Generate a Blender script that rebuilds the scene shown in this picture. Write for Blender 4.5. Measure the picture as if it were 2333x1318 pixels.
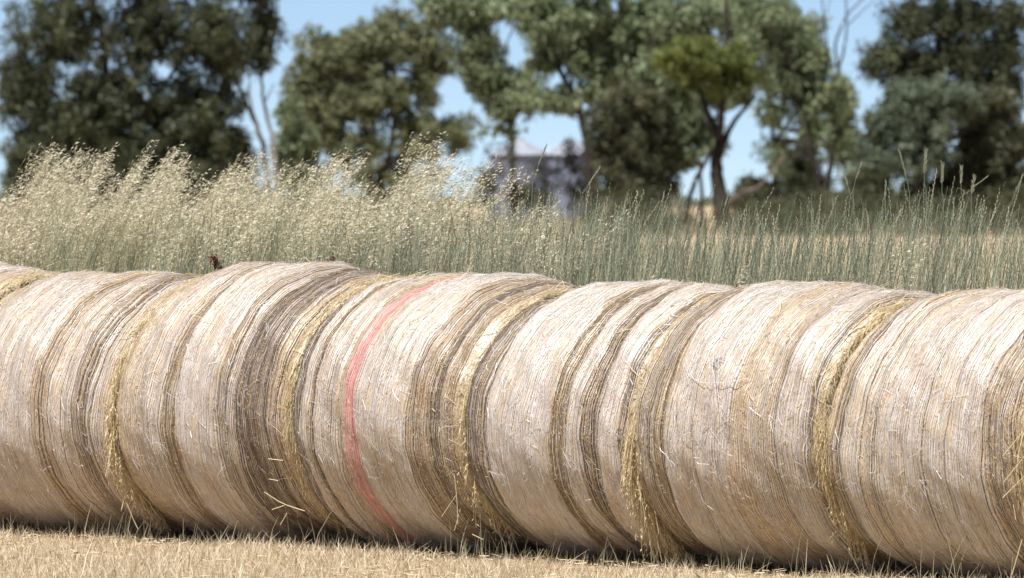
import bpy, math, random
import numpy as np

# ---------------------------------------------------------------- camera, sky, sun, exposure
scene = bpy.context.scene
for o in list(bpy.data.objects):
    bpy.data.objects.remove(o, do_unlink=True)
C = scene.collection
rng = np.random.default_rng(7)
random.seed(7)

IW, IH = 2333.0, 1318.0
FPX = 18900.0            # focal length in photograph pixels
HOR = 455.0              # horizon row in the photograph
CAMH = 1.66
FOCUS = 38.0

cd = bpy.data.cameras.new('camera')
cam = bpy.data.objects.new('camera', cd)
C.objects.link(cam)
cd.sensor_width = 22.3
cd.lens = 22.3 * FPX / IW
cd.clip_start, cd.clip_end = 0.5, 20000
cam.location = (0, 0, CAMH)
cam.rotation_euler = (math.pi / 2 - math.atan((IH / 2 - HOR) / FPX), 0, 0)
cd.dof.use_dof = True
cd.dof.focus_distance = FOCUS
cd.dof.aperture_fstop = 5.8
scene.camera = cam

SUN_H = (-0.62, -0.78)   # horizontal direction towards the sun
SUN_EL = math.radians(67)
SUN_AZ = math.atan2(SUN_H[0], SUN_H[1])

world = bpy.data.worlds.new('World')
scene.world = world
world.use_nodes = True
wn = world.node_tree
bg = wn.nodes['Background']
sky = wn.nodes.new('ShaderNodeTexSky')
sky.sky_type = 'NISHITA'
sky.sun_disc = False
sky.sun_elevation = SUN_EL
sky.sun_rotation = SUN_AZ
sky.altitude = 0
sky.air_density = 0.32
sky.dust_density = 0.0
sky.ozone_density = 1.0
wn.links.new(sky.outputs[0], bg.inputs[0])
bg.inputs[1].default_value = 0.073

sl = bpy.data.lights.new('sun', 'SUN')
sl.energy = 4.8
sl.angle = math.radians(0.5)
sl.color = (1.0, 0.98, 0.955)
so = bpy.data.objects.new('sun', sl)
C.objects.link(so)
ce = math.cos(SUN_EL)
n_ = math.hypot(*SUN_H)
from mathutils import Vector
so.rotation_euler = Vector((SUN_H[0] / n_ * ce, SUN_H[1] / n_ * ce, math.sin(SUN_EL))).to_track_quat('Z', 'Y').to_euler()

scene.view_settings.view_transform = 'Standard'
scene.view_settings.look = 'None'
scene.view_settings.gamma = 1
scene.view_settings.exposure = 0.72
scene.cycles.use_denoising = True
scene.cycles.max_bounces = 8
scene.cycles.transparent_max_bounces = 8
scene.cycles.sample_clamp_indirect = 6.0


# ---------------------------------------------------------------- helpers
def pxw(px, py, Y):
    """the point at distance Y that the photograph shows at (px, py)"""
    return ((px - IW / 2) * Y / FPX, Y, CAMH - (py - HOR) * Y / FPX)


def mesh_quads(name, V, Q, mat, parent=None, attrs=None, smooth=False, loc=None):
    V = np.asarray(V, np.float32).reshape(-1, 3)
    Q = np.asarray(Q, np.int32).reshape(-1, 4)
    me = bpy.data.meshes.new(name)
    me.vertices.add(len(V))
    me.vertices.foreach_set('co', V.ravel())
    me.loops.add(Q.size)
    me.loops.foreach_set('vertex_index', Q.ravel())
    me.polygons.add(len(Q))
    me.polygons.foreach_set('loop_start', np.arange(0, Q.size, 4, dtype=np.int32))
    me.polygons.foreach_set('use_smooth', np.full(len(Q), smooth, dtype=bool))
    me.update(calc_edges=True)
    me.validate()
    for k, a in (attrs or {}).items():
        a = np.asarray(a, np.float32)
        if a.ndim == 2:
            at = me.attributes.new(k, 'FLOAT_VECTOR', 'POINT')
            at.data.foreach_set('vector', a.ravel())
        else:
            at = me.attributes.new(k, 'FLOAT', 'POINT')
            at.data.foreach_set('value', a)
    me.materials.append(mat)
    ob = bpy.data.objects.new(name, me)
    C.objects.link(ob)
    if parent is not None:
        ob.parent = parent
    if loc is not None:
        ob.location = loc
    return ob


def ribbons(P, Wd, per=None):
    """P (N,K,3) centre lines, Wd (N,K,3) half-width vectors -> verts, quads, per-vertex copies of per (N,)"""
    N, K = P.shape[:2]
    V = np.stack([P - Wd, P + Wd], 2).reshape(-1, 3)
    b = (np.arange(N)[:, None] * K + np.arange(K - 1)[None, :]) * 2
    Q = np.stack([b, b + 1, b + 3, b + 2], -1).reshape(-1, 4)
    pv = None if per is None else np.repeat(np.asarray(per, np.float32), 2 * K)
    return V, Q, pv


class Acc:
    """collects pieces of one mesh"""
    def __init__(self):
        self.v, self.q, self.a, self.n = [], [], [], 0

    def add(self, V, Q, a=None):
        self.v.append(V); self.q.append(Q + self.n)
        self.a.append(np.zeros(len(V), np.float32) if a is None else a)
        self.n += len(V)

    def rib(self, P, Wd, per=None):
        self.add(*ribbons(P, Wd, per))

    def leaf(self, p, d, L, w, wide, per):
        """kite-shaped leaves or spikelets: start p, direction d, length L, half-width vector direction w, half-width wide"""
        N = len(p)
        L = np.asarray(L)[:, None]; wide = np.asarray(wide)[:, None]
        m = p + d * L * .45
        V = np.stack([p, m - w * wide, p + d * L, m + w * wide], 1).reshape(-1, 3)
        Q = np.arange(N * 4).reshape(-1, 4)
        self.add(V, Q, np.repeat(np.asarray(per, np.float32), 4))

    def build(self, name, mat, parent=None, smooth=False, loc=None):
        V = np.concatenate(self.v)
        if loc is not None:
            V = V - np.array(loc)
        return mesh_quads(name, V, np.concatenate(self.q), mat, parent, {'tint': np.concatenate(self.a)}, smooth, loc)


def tube(P, R, sides=7):
    P = np.asarray(P, float); R = np.asarray(R, float)
    K = len(P)
    T = np.gradient(P, axis=0)
    T /= np.linalg.norm(T, axis=1)[:, None] + 1e-9
    ref = np.where(np.abs(T[:, 2:3]) > 0.9, np.array([[1., 0, 0]]), np.array([[0, 0, 1.]]))
    A = np.cross(T, ref); A /= np.linalg.norm(A, axis=1)[:, None] + 1e-9
    B = np.cross(T, A)
    an = np.linspace(0, 2 * math.pi, sides, endpoint=False)
    V = P[:, None] + R[:, None, None] * (np.cos(an)[None, :, None] * A[:, None] + np.sin(an)[None, :, None] * B[:, None])
    i = np.arange(K - 1)[:, None] * sides; j = np.arange(sides)[None]; j2 = (j + 1) % sides
    Q = np.stack([i + j, i + j2, i + sides + j2, i + sides + j], -1).reshape(-1, 4)
    return V.reshape(-1, 3), Q


def smooth_path(pts, n):
    """Catmull-Rom through pts"""
    p = np.asarray(pts, float)
    p = np.concatenate([2 * p[:1] - p[1:2], p, 2 * p[-1:] - p[-2:-1]])
    t = np.linspace(0, len(p) - 3 - 1e-6, n)
    i = t.astype(int); f = (t - i)[:, None]
    a, b, c, d = p[i], p[i + 1], p[i + 2], p[i + 3]
    return 0.5 * (2 * b + (c - a) * f + (2 * a - 5 * b + 4 * c - d) * f ** 2 + (3 * b - a - 3 * c + d) * f ** 3)


def norm(v):
    return v / (np.linalg.norm(v, axis=-1, keepdims=True) + 1e-9)


def empty(name, loc, rz=0.0):
    e = bpy.data.objects.new(name, None)
    e.empty_display_size = 0.2
    C.objects.link(e)
    e.location = loc
    e.rotation_euler = (0, 0, rz)
    return e


def tag(o, label=None, cat=None, group=None, kind=None):
    if label: o['label'] = label
    if cat: o['category'] = cat
    if group: o['group'] = group
    if kind: o['kind'] = kind
    return o


# ---------------------------------------------------------------- materials
class NT:
    def __init__(self, name):
        self.m = bpy.data.materials.new(name)
        self.m.use_nodes = True
        self.t = self.m.node_tree
        self.b = self.t.nodes['Principled BSDF']
        self.out = self.t.nodes['Material Output']

    def n(self, typ, **kw):
        nd = self.t.nodes.new(typ)
        for k, v in kw.items():
            setattr(nd, k, v)
        return nd

    def l(self, a, b):
        self.t.links.new(a, b)

    def put(self, sock, v):
        if hasattr(v, 'is_linked'):
            self.l(v, sock)
        else:
            sock.default_value = v

    def attr(self, name):
        return self.n('ShaderNodeAttribute', attribute_name=name)

    def math(self, op, a, b=0.0, clamp=False):
        nd = self.n('ShaderNodeMath', operation=op)
        nd.use_clamp = clamp
        self.put(nd.inputs[0], a)
        self.put(nd.inputs[1], b)
        return nd.outputs[0]

    def noise(self, vec, scale, detail=2.0, rough=0.55):
        nd = self.n('ShaderNodeTexNoise')
        if vec is not None: self.l(vec, nd.inputs['Vector'])
        nd.inputs['Scale'].default_value = scale
        nd.inputs['Detail'].default_value = detail
        nd.inputs['Roughness'].default_value = rough
        return nd.outputs[0]

    def vmul(self, vec, s):
        nd = self.n('ShaderNodeVectorMath', operation='MULTIPLY')
        self.l(vec, nd.inputs[0]); nd.inputs[1].default_value = s
        return nd.outputs[0]

    def ramp(self, fac, stops):
        nd = self.n('ShaderNodeValToRGB')
        cr = nd.color_ramp
        while len(cr.elements) < len(stops):
            cr.elements.new(0.5)
        for e, (p, c) in zip(cr.elements, stops):
            e.position = p
            e.color = (*c, 1)
        self.l(fac, nd.inputs[0])
        return nd.outputs[0]

    def mix(self, fac, a, b):
        nd = self.n('ShaderNodeMix', data_type='RGBA')
        self.put(nd.inputs[0], fac)
        self.put(nd.inputs[6], a if hasattr(a, 'is_linked') else (*a, 1))
        self.put(nd.inputs[7], b if hasattr(b, 'is_linked') else (*b, 1))
        return nd.outputs[2]

    def sstep(self, v, lo, hi):
        nd = self.n('ShaderNodeMapRange', interpolation_type='SMOOTHSTEP')
        self.put(nd.inputs[0], v)
        self.put(nd.inputs[1], lo)
        self.put(nd.inputs[2], hi)
        return nd.outputs[0]

    def bump(self, h, strength, dist):
        nd = self.n('ShaderNodeBump')
        nd.inputs['Strength'].default_value = strength
        nd.inputs['Distance'].default_value = dist
        self.l(h, nd.inputs['Height'])
        self.l(nd.outputs[0], self.b.inputs['Normal'])

    def done(self, col, rough=0.7, spec=0.3):
        self.put(self.b.inputs['Base Color'], col if hasattr(col, 'is_linked') else (*col, 1))
        self.put(self.b.inputs['Roughness'], rough)
        self.b.inputs['Specular IOR Level'].default_value = spec
        return self.m


def blade_mat(name, stops, rough=0.55, spec=0.3, trans=0.25, patch=None):
    """thin plant matter coloured by the tint attribute, a little light passes through"""
    k = NT(name)
    col = k.ramp(k.attr('tint').outputs['Fac'], stops)
    k.done(col, rough, spec)
    if trans > 0:
        tr = k.n('ShaderNodeBsdfTranslucent')
        k.l(col, tr.inputs[0])
        mx = k.n('ShaderNodeMixShader')
        mx.inputs[0].default_value = trans
        k.l(k.b.outputs[0], mx.inputs[1])
        k.l(tr.outputs[0], mx.inputs[2])
        k.l(mx.outputs[0], k.out.inputs[0])
    return k.m


def mat_ground():
    k = NT('dry_field')
    g = k.n('ShaderNodeNewGeometry').outputs['Position']
    a = k.noise(g, 3.0, 5, 0.65)
    b = k.noise(g, 0.035, 4, 0.6)
    c = k.noise(g, 60.0, 3, 0.6)
    col = k.ramp(a, [(0.25, (0.30, 0.205, 0.135)), (0.5, (0.43, 0.315, 0.21)), (0.75, (0.53, 0.41, 0.28))])
    col = k.mix(k.sstep(b, 0.40, 0.72), col, (0.34, 0.29, 0.16))
    col = k.mix(k.math('MULTIPLY', k.sstep(c, 0.5, 0.75), 0.5), col, (0.17, 0.12, 0.07))
    k.bump(c, 0.6, 0.02)
    return k.done(col, 0.9, 0.1)


def mat_core():
    k = NT('netted_straw')
    bc = k.attr('bc').outputs['Vector']
    net = k.attr('net').outputs['Fac']
    dark = k.attr('dark').outputs['Fac']
    gold = k.attr('gold').outputs['Fac']
    red = k.attr('red').outputs['Fac']
    fine = k.noise(k.vmul(bc, (190, 30, 1)), 1.0, 4, 0.65)       # chopped straw seen through the net
    bits = k.noise(k.vmul(bc, (120, 95, 1)), 1.0, 2, 0.6)
    fine = k.math('ADD', k.math('MULTIPLY', fine, 0.62), k.math('MULTIPLY', bits, 0.38))
    fine = k.math('ADD', k.math('MULTIPLY', k.math('SUBTRACT', fine, 0.5), 1.35), 0.5)
    mid = k.noise(k.vmul(bc, (48, 6, 1)), 1.0, 3, 0.6)
    big = k.noise(k.vmul(bc, (7, 2.2, 1)), 1.0, 3, 0.6)
    straw = k.ramp(fine, [(0.28, (0.085, 0.046, 0.020)), (0.44, (0.24, 0.148, 0.068)), (0.58, (0.42, 0.28, 0.13)), (0.72, (0.62, 0.46, 0.235))])
    goldc = k.ramp(fine, [(0.30, (0.13, 0.088, 0.042)), (0.5, (0.38, 0.28, 0.14)), (0.70, (0.66, 0.53, 0.31))])
    darkc = k.ramp(fine, [(0.33, (0.038, 0.024, 0.015)), (0.54, (0.14, 0.09, 0.052)), (0.68, (0.36, 0.255, 0.145))])
    col = k.mix(k.sstep(k.math('ADD', gold, k.math('MULTIPLY', k.math('SUBTRACT', mid, 0.5), 1.6)), 0.35, 0.95), straw, goldc)
    col = k.mix(k.sstep(k.math('ADD', dark, k.math('MULTIPLY', k.math('SUBTRACT', mid, 0.5), 1.6)), 0.35, 0.95), col, darkc)
    # net threads run round the bale, about 12 mm apart, with straw between them
    sp = k.n('ShaderNodeSeparateXYZ'); k.l(bc, sp.inputs[0])
    wob = k.math('MULTIPLY', k.noise(k.vmul(bc, (9, 1.6, 1)), 1.0, 2, 0.5), 9.0)
    lines = k.math('SINE', k.math('ADD', k.math('MULTIPLY', sp.outputs[0], 2 * math.pi / 0.0130), wob))
    lines = k.math('ADD', k.math('MULTIPLY', lines, 0.5), 0.5)
    cover = k.math('ADD', net, k.math('MULTIPLY', k.math('SUBTRACT', mid, 0.5), 1.9))
    cover = k.math('ADD', cover, k.math('MULTIPLY', k.math('SUBTRACT', big, 0.5), 1.2))
    cover = k.math('ADD', cover, k.math('MULTIPLY', k.math('SUBTRACT', lines, 0.5), 1.0))
    cover = k.math('ADD', cover, k.math('MULTIPLY', k.math('SUBTRACT', 0.5, fine), 0.9))
    m = k.sstep(cover, 0.20, 0.78)
    white = k.ramp(fine, [(0.25, (0.27, 0.22, 0.175)), (0.40, (0.51, 0.455, 0.40)), (0.56, (0.64, 0.595, 0.545)), (0.74, (0.72, 0.665, 0.575))])
    white = k.mix(k.sstep(big, 0.42, 0.66), white, (0.50, 0.395, 0.265))
    col = k.mix(k.math('MULTIPLY', m, 0.9), col, white)
    rm = k.math('MULTIPLY', k.sstep(k.math('ADD', red, k.math('MULTIPLY', k.math('SUBTRACT', k.math('ADD', fine, k.math('MULTIPLY', mid, 0.8)), 0.9), 2.2)), 0.15, 0.95), 0.68)
    col = k.mix(rm, col, k.ramp(fine, [(0.3, (0.46, 0.10, 0.10)), (0.7, (0.68, 0.30, 0.285))]))
    h = k.math('ADD', k.math('MULTIPLY', fine, 0.7), k.math('MULTIPLY', lines, 0.35))
    k.bump(h, 0.75, 0.006)
    k.b.inputs['Coat Weight'].default_value = 0.75
    k.b.inputs['Coat Roughness'].default_value = 0.42
    k.b.inputs['Sheen Weight'].default_value = 0.15
    k.b.inputs['Sheen Roughness'].default_value = 0.5
    return k.done(col, 0.50, 1.0)


def mat_bark(name, c0, c1):
    k = NT(name)
    g = k.n('ShaderNodeNewGeometry').outputs['Position']
    f = k.noise(k.vmul(g, (6, 6, 1.3)), 1.0, 4, 0.6)
    k.bump(f, 0.8, 0.05)
    return k.done(k.ramp(f, [(0.3, c0), (0.7, c1)]), 0.85, 0.15)


M_GROUND = mat_ground()
M_CORE = mat_core()
M_NET = blade_mat('net_thread', [(0.0, (0.20, 0.17, 0.155)), (0.4, (0.48, 0.43, 0.40)), (1.0, (0.77, 0.74, 0.73))], 0.42, 0.9, 0.15)
M_GAPSHADE = blade_mat('gap_shade_strips', [(0.0, (0.042, 0.030, 0.022)), (1.0, (0.12, 0.086, 0.058))], 0.6, 0.3, 0.0)  # dark colour standing in for the shade between net cords
M_NETRED = blade_mat('red_net_thread', [(0.0, (0.46, 0.08, 0.08)), (1.0, (0.74, 0.36, 0.34))], 0.4, 0.4, 0.15)
M_STRAW = blade_mat('straw', [(0.0, (0.13, 0.085, 0.045)), (0.4, (0.40, 0.29, 0.15)), (0.75, (0.62, 0.49, 0.27)), (1.0, (0.78, 0.68, 0.46))], 0.38, 0.5, 0.15)
M_GOLD = blade_mat('golden_straw', [(0.0, (0.24, 0.165, 0.08)), (0.5, (0.56, 0.44, 0.24)), (1.0, (0.82, 0.71, 0.47))], 0.42, 0.4, 0.25)
M_LAWN = blade_mat('dry_lawn', [(0.0, (0.30, 0.22, 0.135)), (0.45, (0.58, 0.47, 0.32)), (1.0, (0.76, 0.68, 0.50))], 0.6, 0.25, 0.25)
M_GREENBLADE = blade_mat('green_blade', [(0.0, (0.16, 0.17, 0.11)), (0.45, (0.33, 0.31, 0.20)), (1.0, (0.55, 0.47, 0.31))], 0.5, 0.3, 0.3)
M_RYE = blade_mat('ryegrass', [(0.0, (0.14, 0.17, 0.105)), (0.5, (0.265, 0.30, 0.20)), (0.8, (0.42, 0.43, 0.30)), (1.0, (0.62, 0.56, 0.38))], 0.5, 0.3, 0.3)
M_OAT = blade_mat('wild_oat', [(0.0, (0.30, 0.28, 0.16)), (0.5, (0.64, 0.57, 0.39)), (1.0, (0.84, 0.78, 0.62))], 0.45, 0.4, 0.35)
M_DOCK = blade_mat('dock_seed', [(0.0, (0.06, 0.015, 0.01)), (1.0, (0.17, 0.05, 0.03))], 0.7, 0.2, 0.1)
M_BARK = mat_bark('dark_bark', (0.022, 0.018, 0.016), (0.065, 0.052, 0.045))
M_BARKP = mat_bark('pale_bark', (0.22, 0.19, 0.17), (0.45, 0.41, 0.37))
M_BARKG = mat_bark('grey_bark', (0.10, 0.075, 0.065), (0.26, 0.20, 0.18))


def leaf_mat(name, a, b, c):
    return blade_mat(name, [(0.0, a), (0.6, b), (1.0, c)], 0.5, 0.35, 0.38)


L_DARK = leaf_mat('dark_needle', (0.040, 0.048, 0.026), (0.095, 0.108, 0.056), (0.17, 0.185, 0.09))
L_OLIVE = leaf_mat('olive_leaf', (0.105, 0.118, 0.058), (0.22, 0.24, 0.125), (0.33, 0.345, 0.19))
L_GUM = leaf_mat('gum_leaf', (0.10, 0.13, 0.065), (0.25, 0.30, 0.16), (0.36, 0.41, 0.25))
L_YELLOW = leaf_mat('yellow_green_leaf', (0.085, 0.105, 0.03), (0.19, 0.225, 0.06), (0.30, 0.33, 0.11))
L_BROWN = leaf_mat('brown_green_leaf', (0.045, 0.050, 0.028), (0.105, 0.112, 0.060), (0.19, 0.19, 0.105))
L_GREY = leaf_mat('grey_green_leaf', (0.075, 0.095, 0.062), (0.165, 0.20, 0.13), (0.26, 0.30, 0.20))

# ---------------------------------------------------------------- ground
G = 9000.0
gnd = mesh_quads('ground', [(-G, -200, 0), (G, -200, 0), (G, 16000, 0), (-G, 16000, 0)], [(0, 1, 2, 3)], M_GROUND)
tag(gnd, 'dry straw-coloured paddock running out to the trees', 'ground', kind='structure')

# ---------------------------------------------------------------- the row of bales
TH = math.radians(40)
AX = np.array([math.sin(TH), -math.cos(TH)])      # along the row, to the right and towards the camera
FR = np.array([-math.cos(TH), -math.sin(TH)])     # the face turned to the camera
RZ = math.atan2(AX[1], AX[0])
P0 = np.array([0.10, 38.62])
RH = 0.70


def s_for_px(px):
    lo, hi = -9.0, 9.0
    for _ in range(60):
        m = (lo + hi) / 2
        p = P0 + AX * m + FR * RH
        if p[0] / p[1] * FPX + IW / 2 < px: lo = m
        else: hi = m
    return lo


SEAMS = [-510, -130, 250, 652, 1035, 1420, 1848, 2318, 2800]
S = [s_for_px(x) for x in SEAMS]
TOPZ = [1.320, 1.300, 1.345, 1.310, 1.272, 1.285, 1.258, 1.25]

# bands along each bale, measured where the bale bulges most: from px, to px, net, dark, gold
BANDS = [
    [(-510, -440, .3, .2, .5), (-440, -340, .8, 0, .1), (-340, -300, .2, .5, .2), (-300, -200, .85, 0, .1), (-200, -150, .4, .3, .3), (-150, -130, .1, .1, 1)],
    [(-130, -95, .15, .2, .8), (-95, -60, .45, .3, .2), (-60, 75, .80, 0, .25), (75, 118, .18, .45, .2), (118, 165, .72, .1, .1), (165, 200, .12, .65, .1), (200, 228, .55, .45, .0), (228, 250, .15, .3, .7)],
    [(250, 280, .10, .2, .85), (280, 320, .40, .15, .5), (320, 372, .66, .1, .2), (372, 402, .12, .6, .2), (402, 492, .90, 0, .25), (492, 535, .38, .7, .0), (535, 605, .10, .85, .1), (605, 634, .10, .5, .45), (634, 652, .05, .25, .85)],
    [(652, 682, .22, 1., .0), (682, 702, .75, .2, .0), (702, 722, .25, .6, .1), (722, 770, .72, .05, .2), (770, 783, .2, .5, .2), (783, 822, .55, .0, .1), (822, 928, .92, 0, .2), (928, 978, .15, .55, .35), (978, 990, .2, 1., .0), (990, 1016, .2, .5, .3), (1018, 1035, .05, .3, .75)],
    [(1035, 1062, .10, 1., .0), (1062, 1096, .28, .65, .1), (1096, 1246, .98, 0, .05), (1246, 1284, .14, .6, .4), (1284, 1312, .82, .1, .1), (1312, 1350, .12, .75, .2), (1350, 1394, .92, .15, .0), (1394, 1408, .2, 1., .0), (1410, 1420, .05, .3, .8)],
    [(1420, 1430, .05, .4, .8), (1430, 1446, .15, .6, .3), (1446, 1512, .20, .55, .35), (1512, 1655, .90, 0, .15), (1655, 1700, .30, .35, .5), (1700, 1725, .62, .1, .3), (1725, 1765, .36, .5, .3), (1765, 1815, .80, .05, .1), (1815, 1832, .4, .8, 0), (1832, 1848, .05, .2, 1)],
    [(1848, 1868, .10, .3, .9), (1868, 1905, .28, .55, .3), (1905, 1945, .78, .05, .1), (1945, 1985, .48, .25, .4), (1985, 2110, .76, .0, .3), (2110, 2222, .88, .0, .12), (2222, 2300, .26, .55, .25), (2300, 2318, .05, .1, 1)],
    [(2318, 2350, .1, .2, 1), (2350, 2600, .8, .1, .2), (2600, 2720, .3, .5, .2), (2720, 2800, .7, .1, .2)],
]
RED = {3: (787, 817)}
BLABEL = [
    'netted straw bale at the far left end, only its top edge in the picture',
    'weathered netted straw bale at the left edge, below its neighbour on the right',
    'tallest straw bale with a dark brown weathered band, two bales left of the tufted seam',
    'round straw bale with a red painted stripe around it',
    'pale netted bale with two narrow brown bands, right of the red-striped bale',
    'round straw bale with frayed white net threads hanging on its front',
    'large nearest netted straw bale cut by the right edge of the picture',
    'straw bale beyond the right edge with loose golden straw at its seam',
]


class Bale:
    def __init__(self, i):
        self.i = i
        self.s0, self.s1 = S[i] + 0.011, S[i + 1] - 0.011
        self.W = self.s1 - self.s0
        r = np.random.default_rng(100 + i)
        self.R = TOPZ[i] / 1.985
        self.ph = r.uniform(0, 6.28, (14,))
        self.kk = r.uniform(0.6, 1.4, (14,))
        self.sag = r.uniform(0.03, 0.06)
        self.dl = [.03, .03, .012, .03, .024, .042, .036, .03][i] / self.R
        self.dr = [.035, .035, .055, .065, .045, .055, .04, .03][i] / self.R
        self.mid = r.uniform(-0.04, 0.04)
        x0, x1 = SEAMS[i], SEAMS[i + 1]
        g = np.linspace(0, 1, 400)
        prof = np.zeros((3, 400))
        for a, b, n, d, go in BANDS[i]:
            m = (g >= (a - x0) / (x1 - x0)) & (g <= (b - x0) / (x1 - x0))
            prof[:, m] = np.array([n, d, go])[:, None]
        ker = np.hanning(9); ker /= ker.sum()
        prof[1] *= 1.0; prof[0] = np.maximum(prof[0], .10 * (prof[2] < .7))
        self.prof = np.stack([np.convolve(np.pad(p, 4, mode='edge'), ker, 'valid') for p in prof])
        self.red = None
        if i in RED:
            self.red = tuple((a - x0) / (x1 - x0) for a in RED[i])

    def band(self, u, f):
        """net, dark, gold, red at axial fraction u and angle f"""
        p, k = self.ph, self.kk
        uw = u + .007 * np.sin(2 * f + p[0]) + .005 * np.sin(5 * f + p[1] + 9 * u) + .0035 * np.sin(11 * f + p[2] + 23 * u)
        g = np.linspace(0, 1, 400)
        v = [np.interp(uw, g, q) for q in self.prof]
        red = np.zeros_like(uw)
        if self.red:
            a, b = self.red
            red = np.clip((uw - a) / .03 + .5, 0, 1) * np.clip((b - uw) / .03 + .5, 0, 1)
        return v[0], v[1], v[2], red

    def surf(self, u, f, lift=0.0):
        """local position; u 0..1 along the bale, f angle, 0 at the front, pi/2 on top"""
        p, k = self.ph, self.kk
        t = 2 * u - 1 - self.mid
        r = 1 - np.where(t < 0, self.dl, self.dr) * np.abs(t) ** 2.3
        e = np.minimum(u, 1 - u) * self.W
        r = r - 0.020 * np.clip(1 - e / 0.045, 0, 1) ** 2.0
        d = (.008 * np.sin(3 * f + p[3] + 4 * u * k[0]) + .006 * np.sin(7 * u * k[1] * 3 + p[4] + 1.5 * np.sin(2 * f + p[5]))
             + .004 * np.sin(9 * f + p[6] + 11 * u) + .004 * np.sin(40 * u * k[2] + p[7] + 2 * np.sin(f * 2 + p[8]))
             + .0025 * np.sin(23 * f + 31 * u + p[9]) + .0025 * np.sin(95 * u + p[10] + 3 * np.sin(3 * f)))
        n = self.band(u, f)
        d = d + .010 * (n[0] - .5) - 0.004 * n[1]
        R = self.R * (r + d / self.R) + lift
        Rh = R * 1.075 * (1 - self.sag * np.sin(f))
        z = self.R * 0.985 + R * np.sin(f)
        z = np.where(z < 0.05, 0.006 + 0.044 * np.exp((z - 0.05) / 0.05), z)
        return np.stack([(u - .5) * self.W, -Rh * np.cos(f), z], -1)

    def frame(self, u, f):
        h = 1e-3
        P = self.surf(u, f)
        Tf = norm(self.surf(u, f + h) - self.surf(u, f - h))
        Tu = norm(self.surf(np.clip(u + h, 0, 1), f) - self.surf(np.clip(u - h, 0, 1), f))
        N = norm(np.cross(Tu, Tf))
        # outwards
        ax = P.copy(); ax[..., 0] = 0; ax[..., 2] -= self.R
        sgn = np.sign((N * ax).sum(-1, keepdims=True))
        return P, Tu, Tf, N * sgn


def laid_straw(b, u, f, r, L0, L1, w0, w1, spread, lift0, lift1, K=3, out=0.0):
    """straws lying on bale b; spread = angle (rad, std) away from the winding direction"""
    n = len(u)
    P, Tu, Tf, N = b.frame(u, f)
    a = r.normal(0, spread, n)
    d = norm(np.cos(a)[:, None] * Tf + np.sin(a)[:, None] * Tu + (r.normal(0, .10, n) + out)[:, None] * N)
    L = r.uniform(L0, L1, n) * 0.5
    w = r.uniform(w0, w1, n) * 0.5
    t = np.linspace(-1, 1, K)
    lift = r.uniform(lift0, lift1, n)
    bend = r.normal(0, .12, n)
    side = norm(np.cross(d, N))
    Pk = (P + N * lift[:, None])[:, None] + d[:, None] * (t[None, :, None] * L[:, None, None])
    Pk = Pk + side[:, None] * ((t ** 2)[None, :, None] * (L * bend)[:, None, None])
    # follow the curvature of the bale
    Pk = Pk - N[:, None] * ((t ** 2)[None, :, None] * ((L ** 2) / (2 * b.R) * np.cos(a) ** 2)[:, None, None])
    roll = r.normal(0, .5, n)
    wv = norm(np.cos(roll)[:, None] * side + np.sin(roll)[:, None] * N) * w[:, None]
    return Pk, np.repeat(wv[:, None], K, 1)


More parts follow.
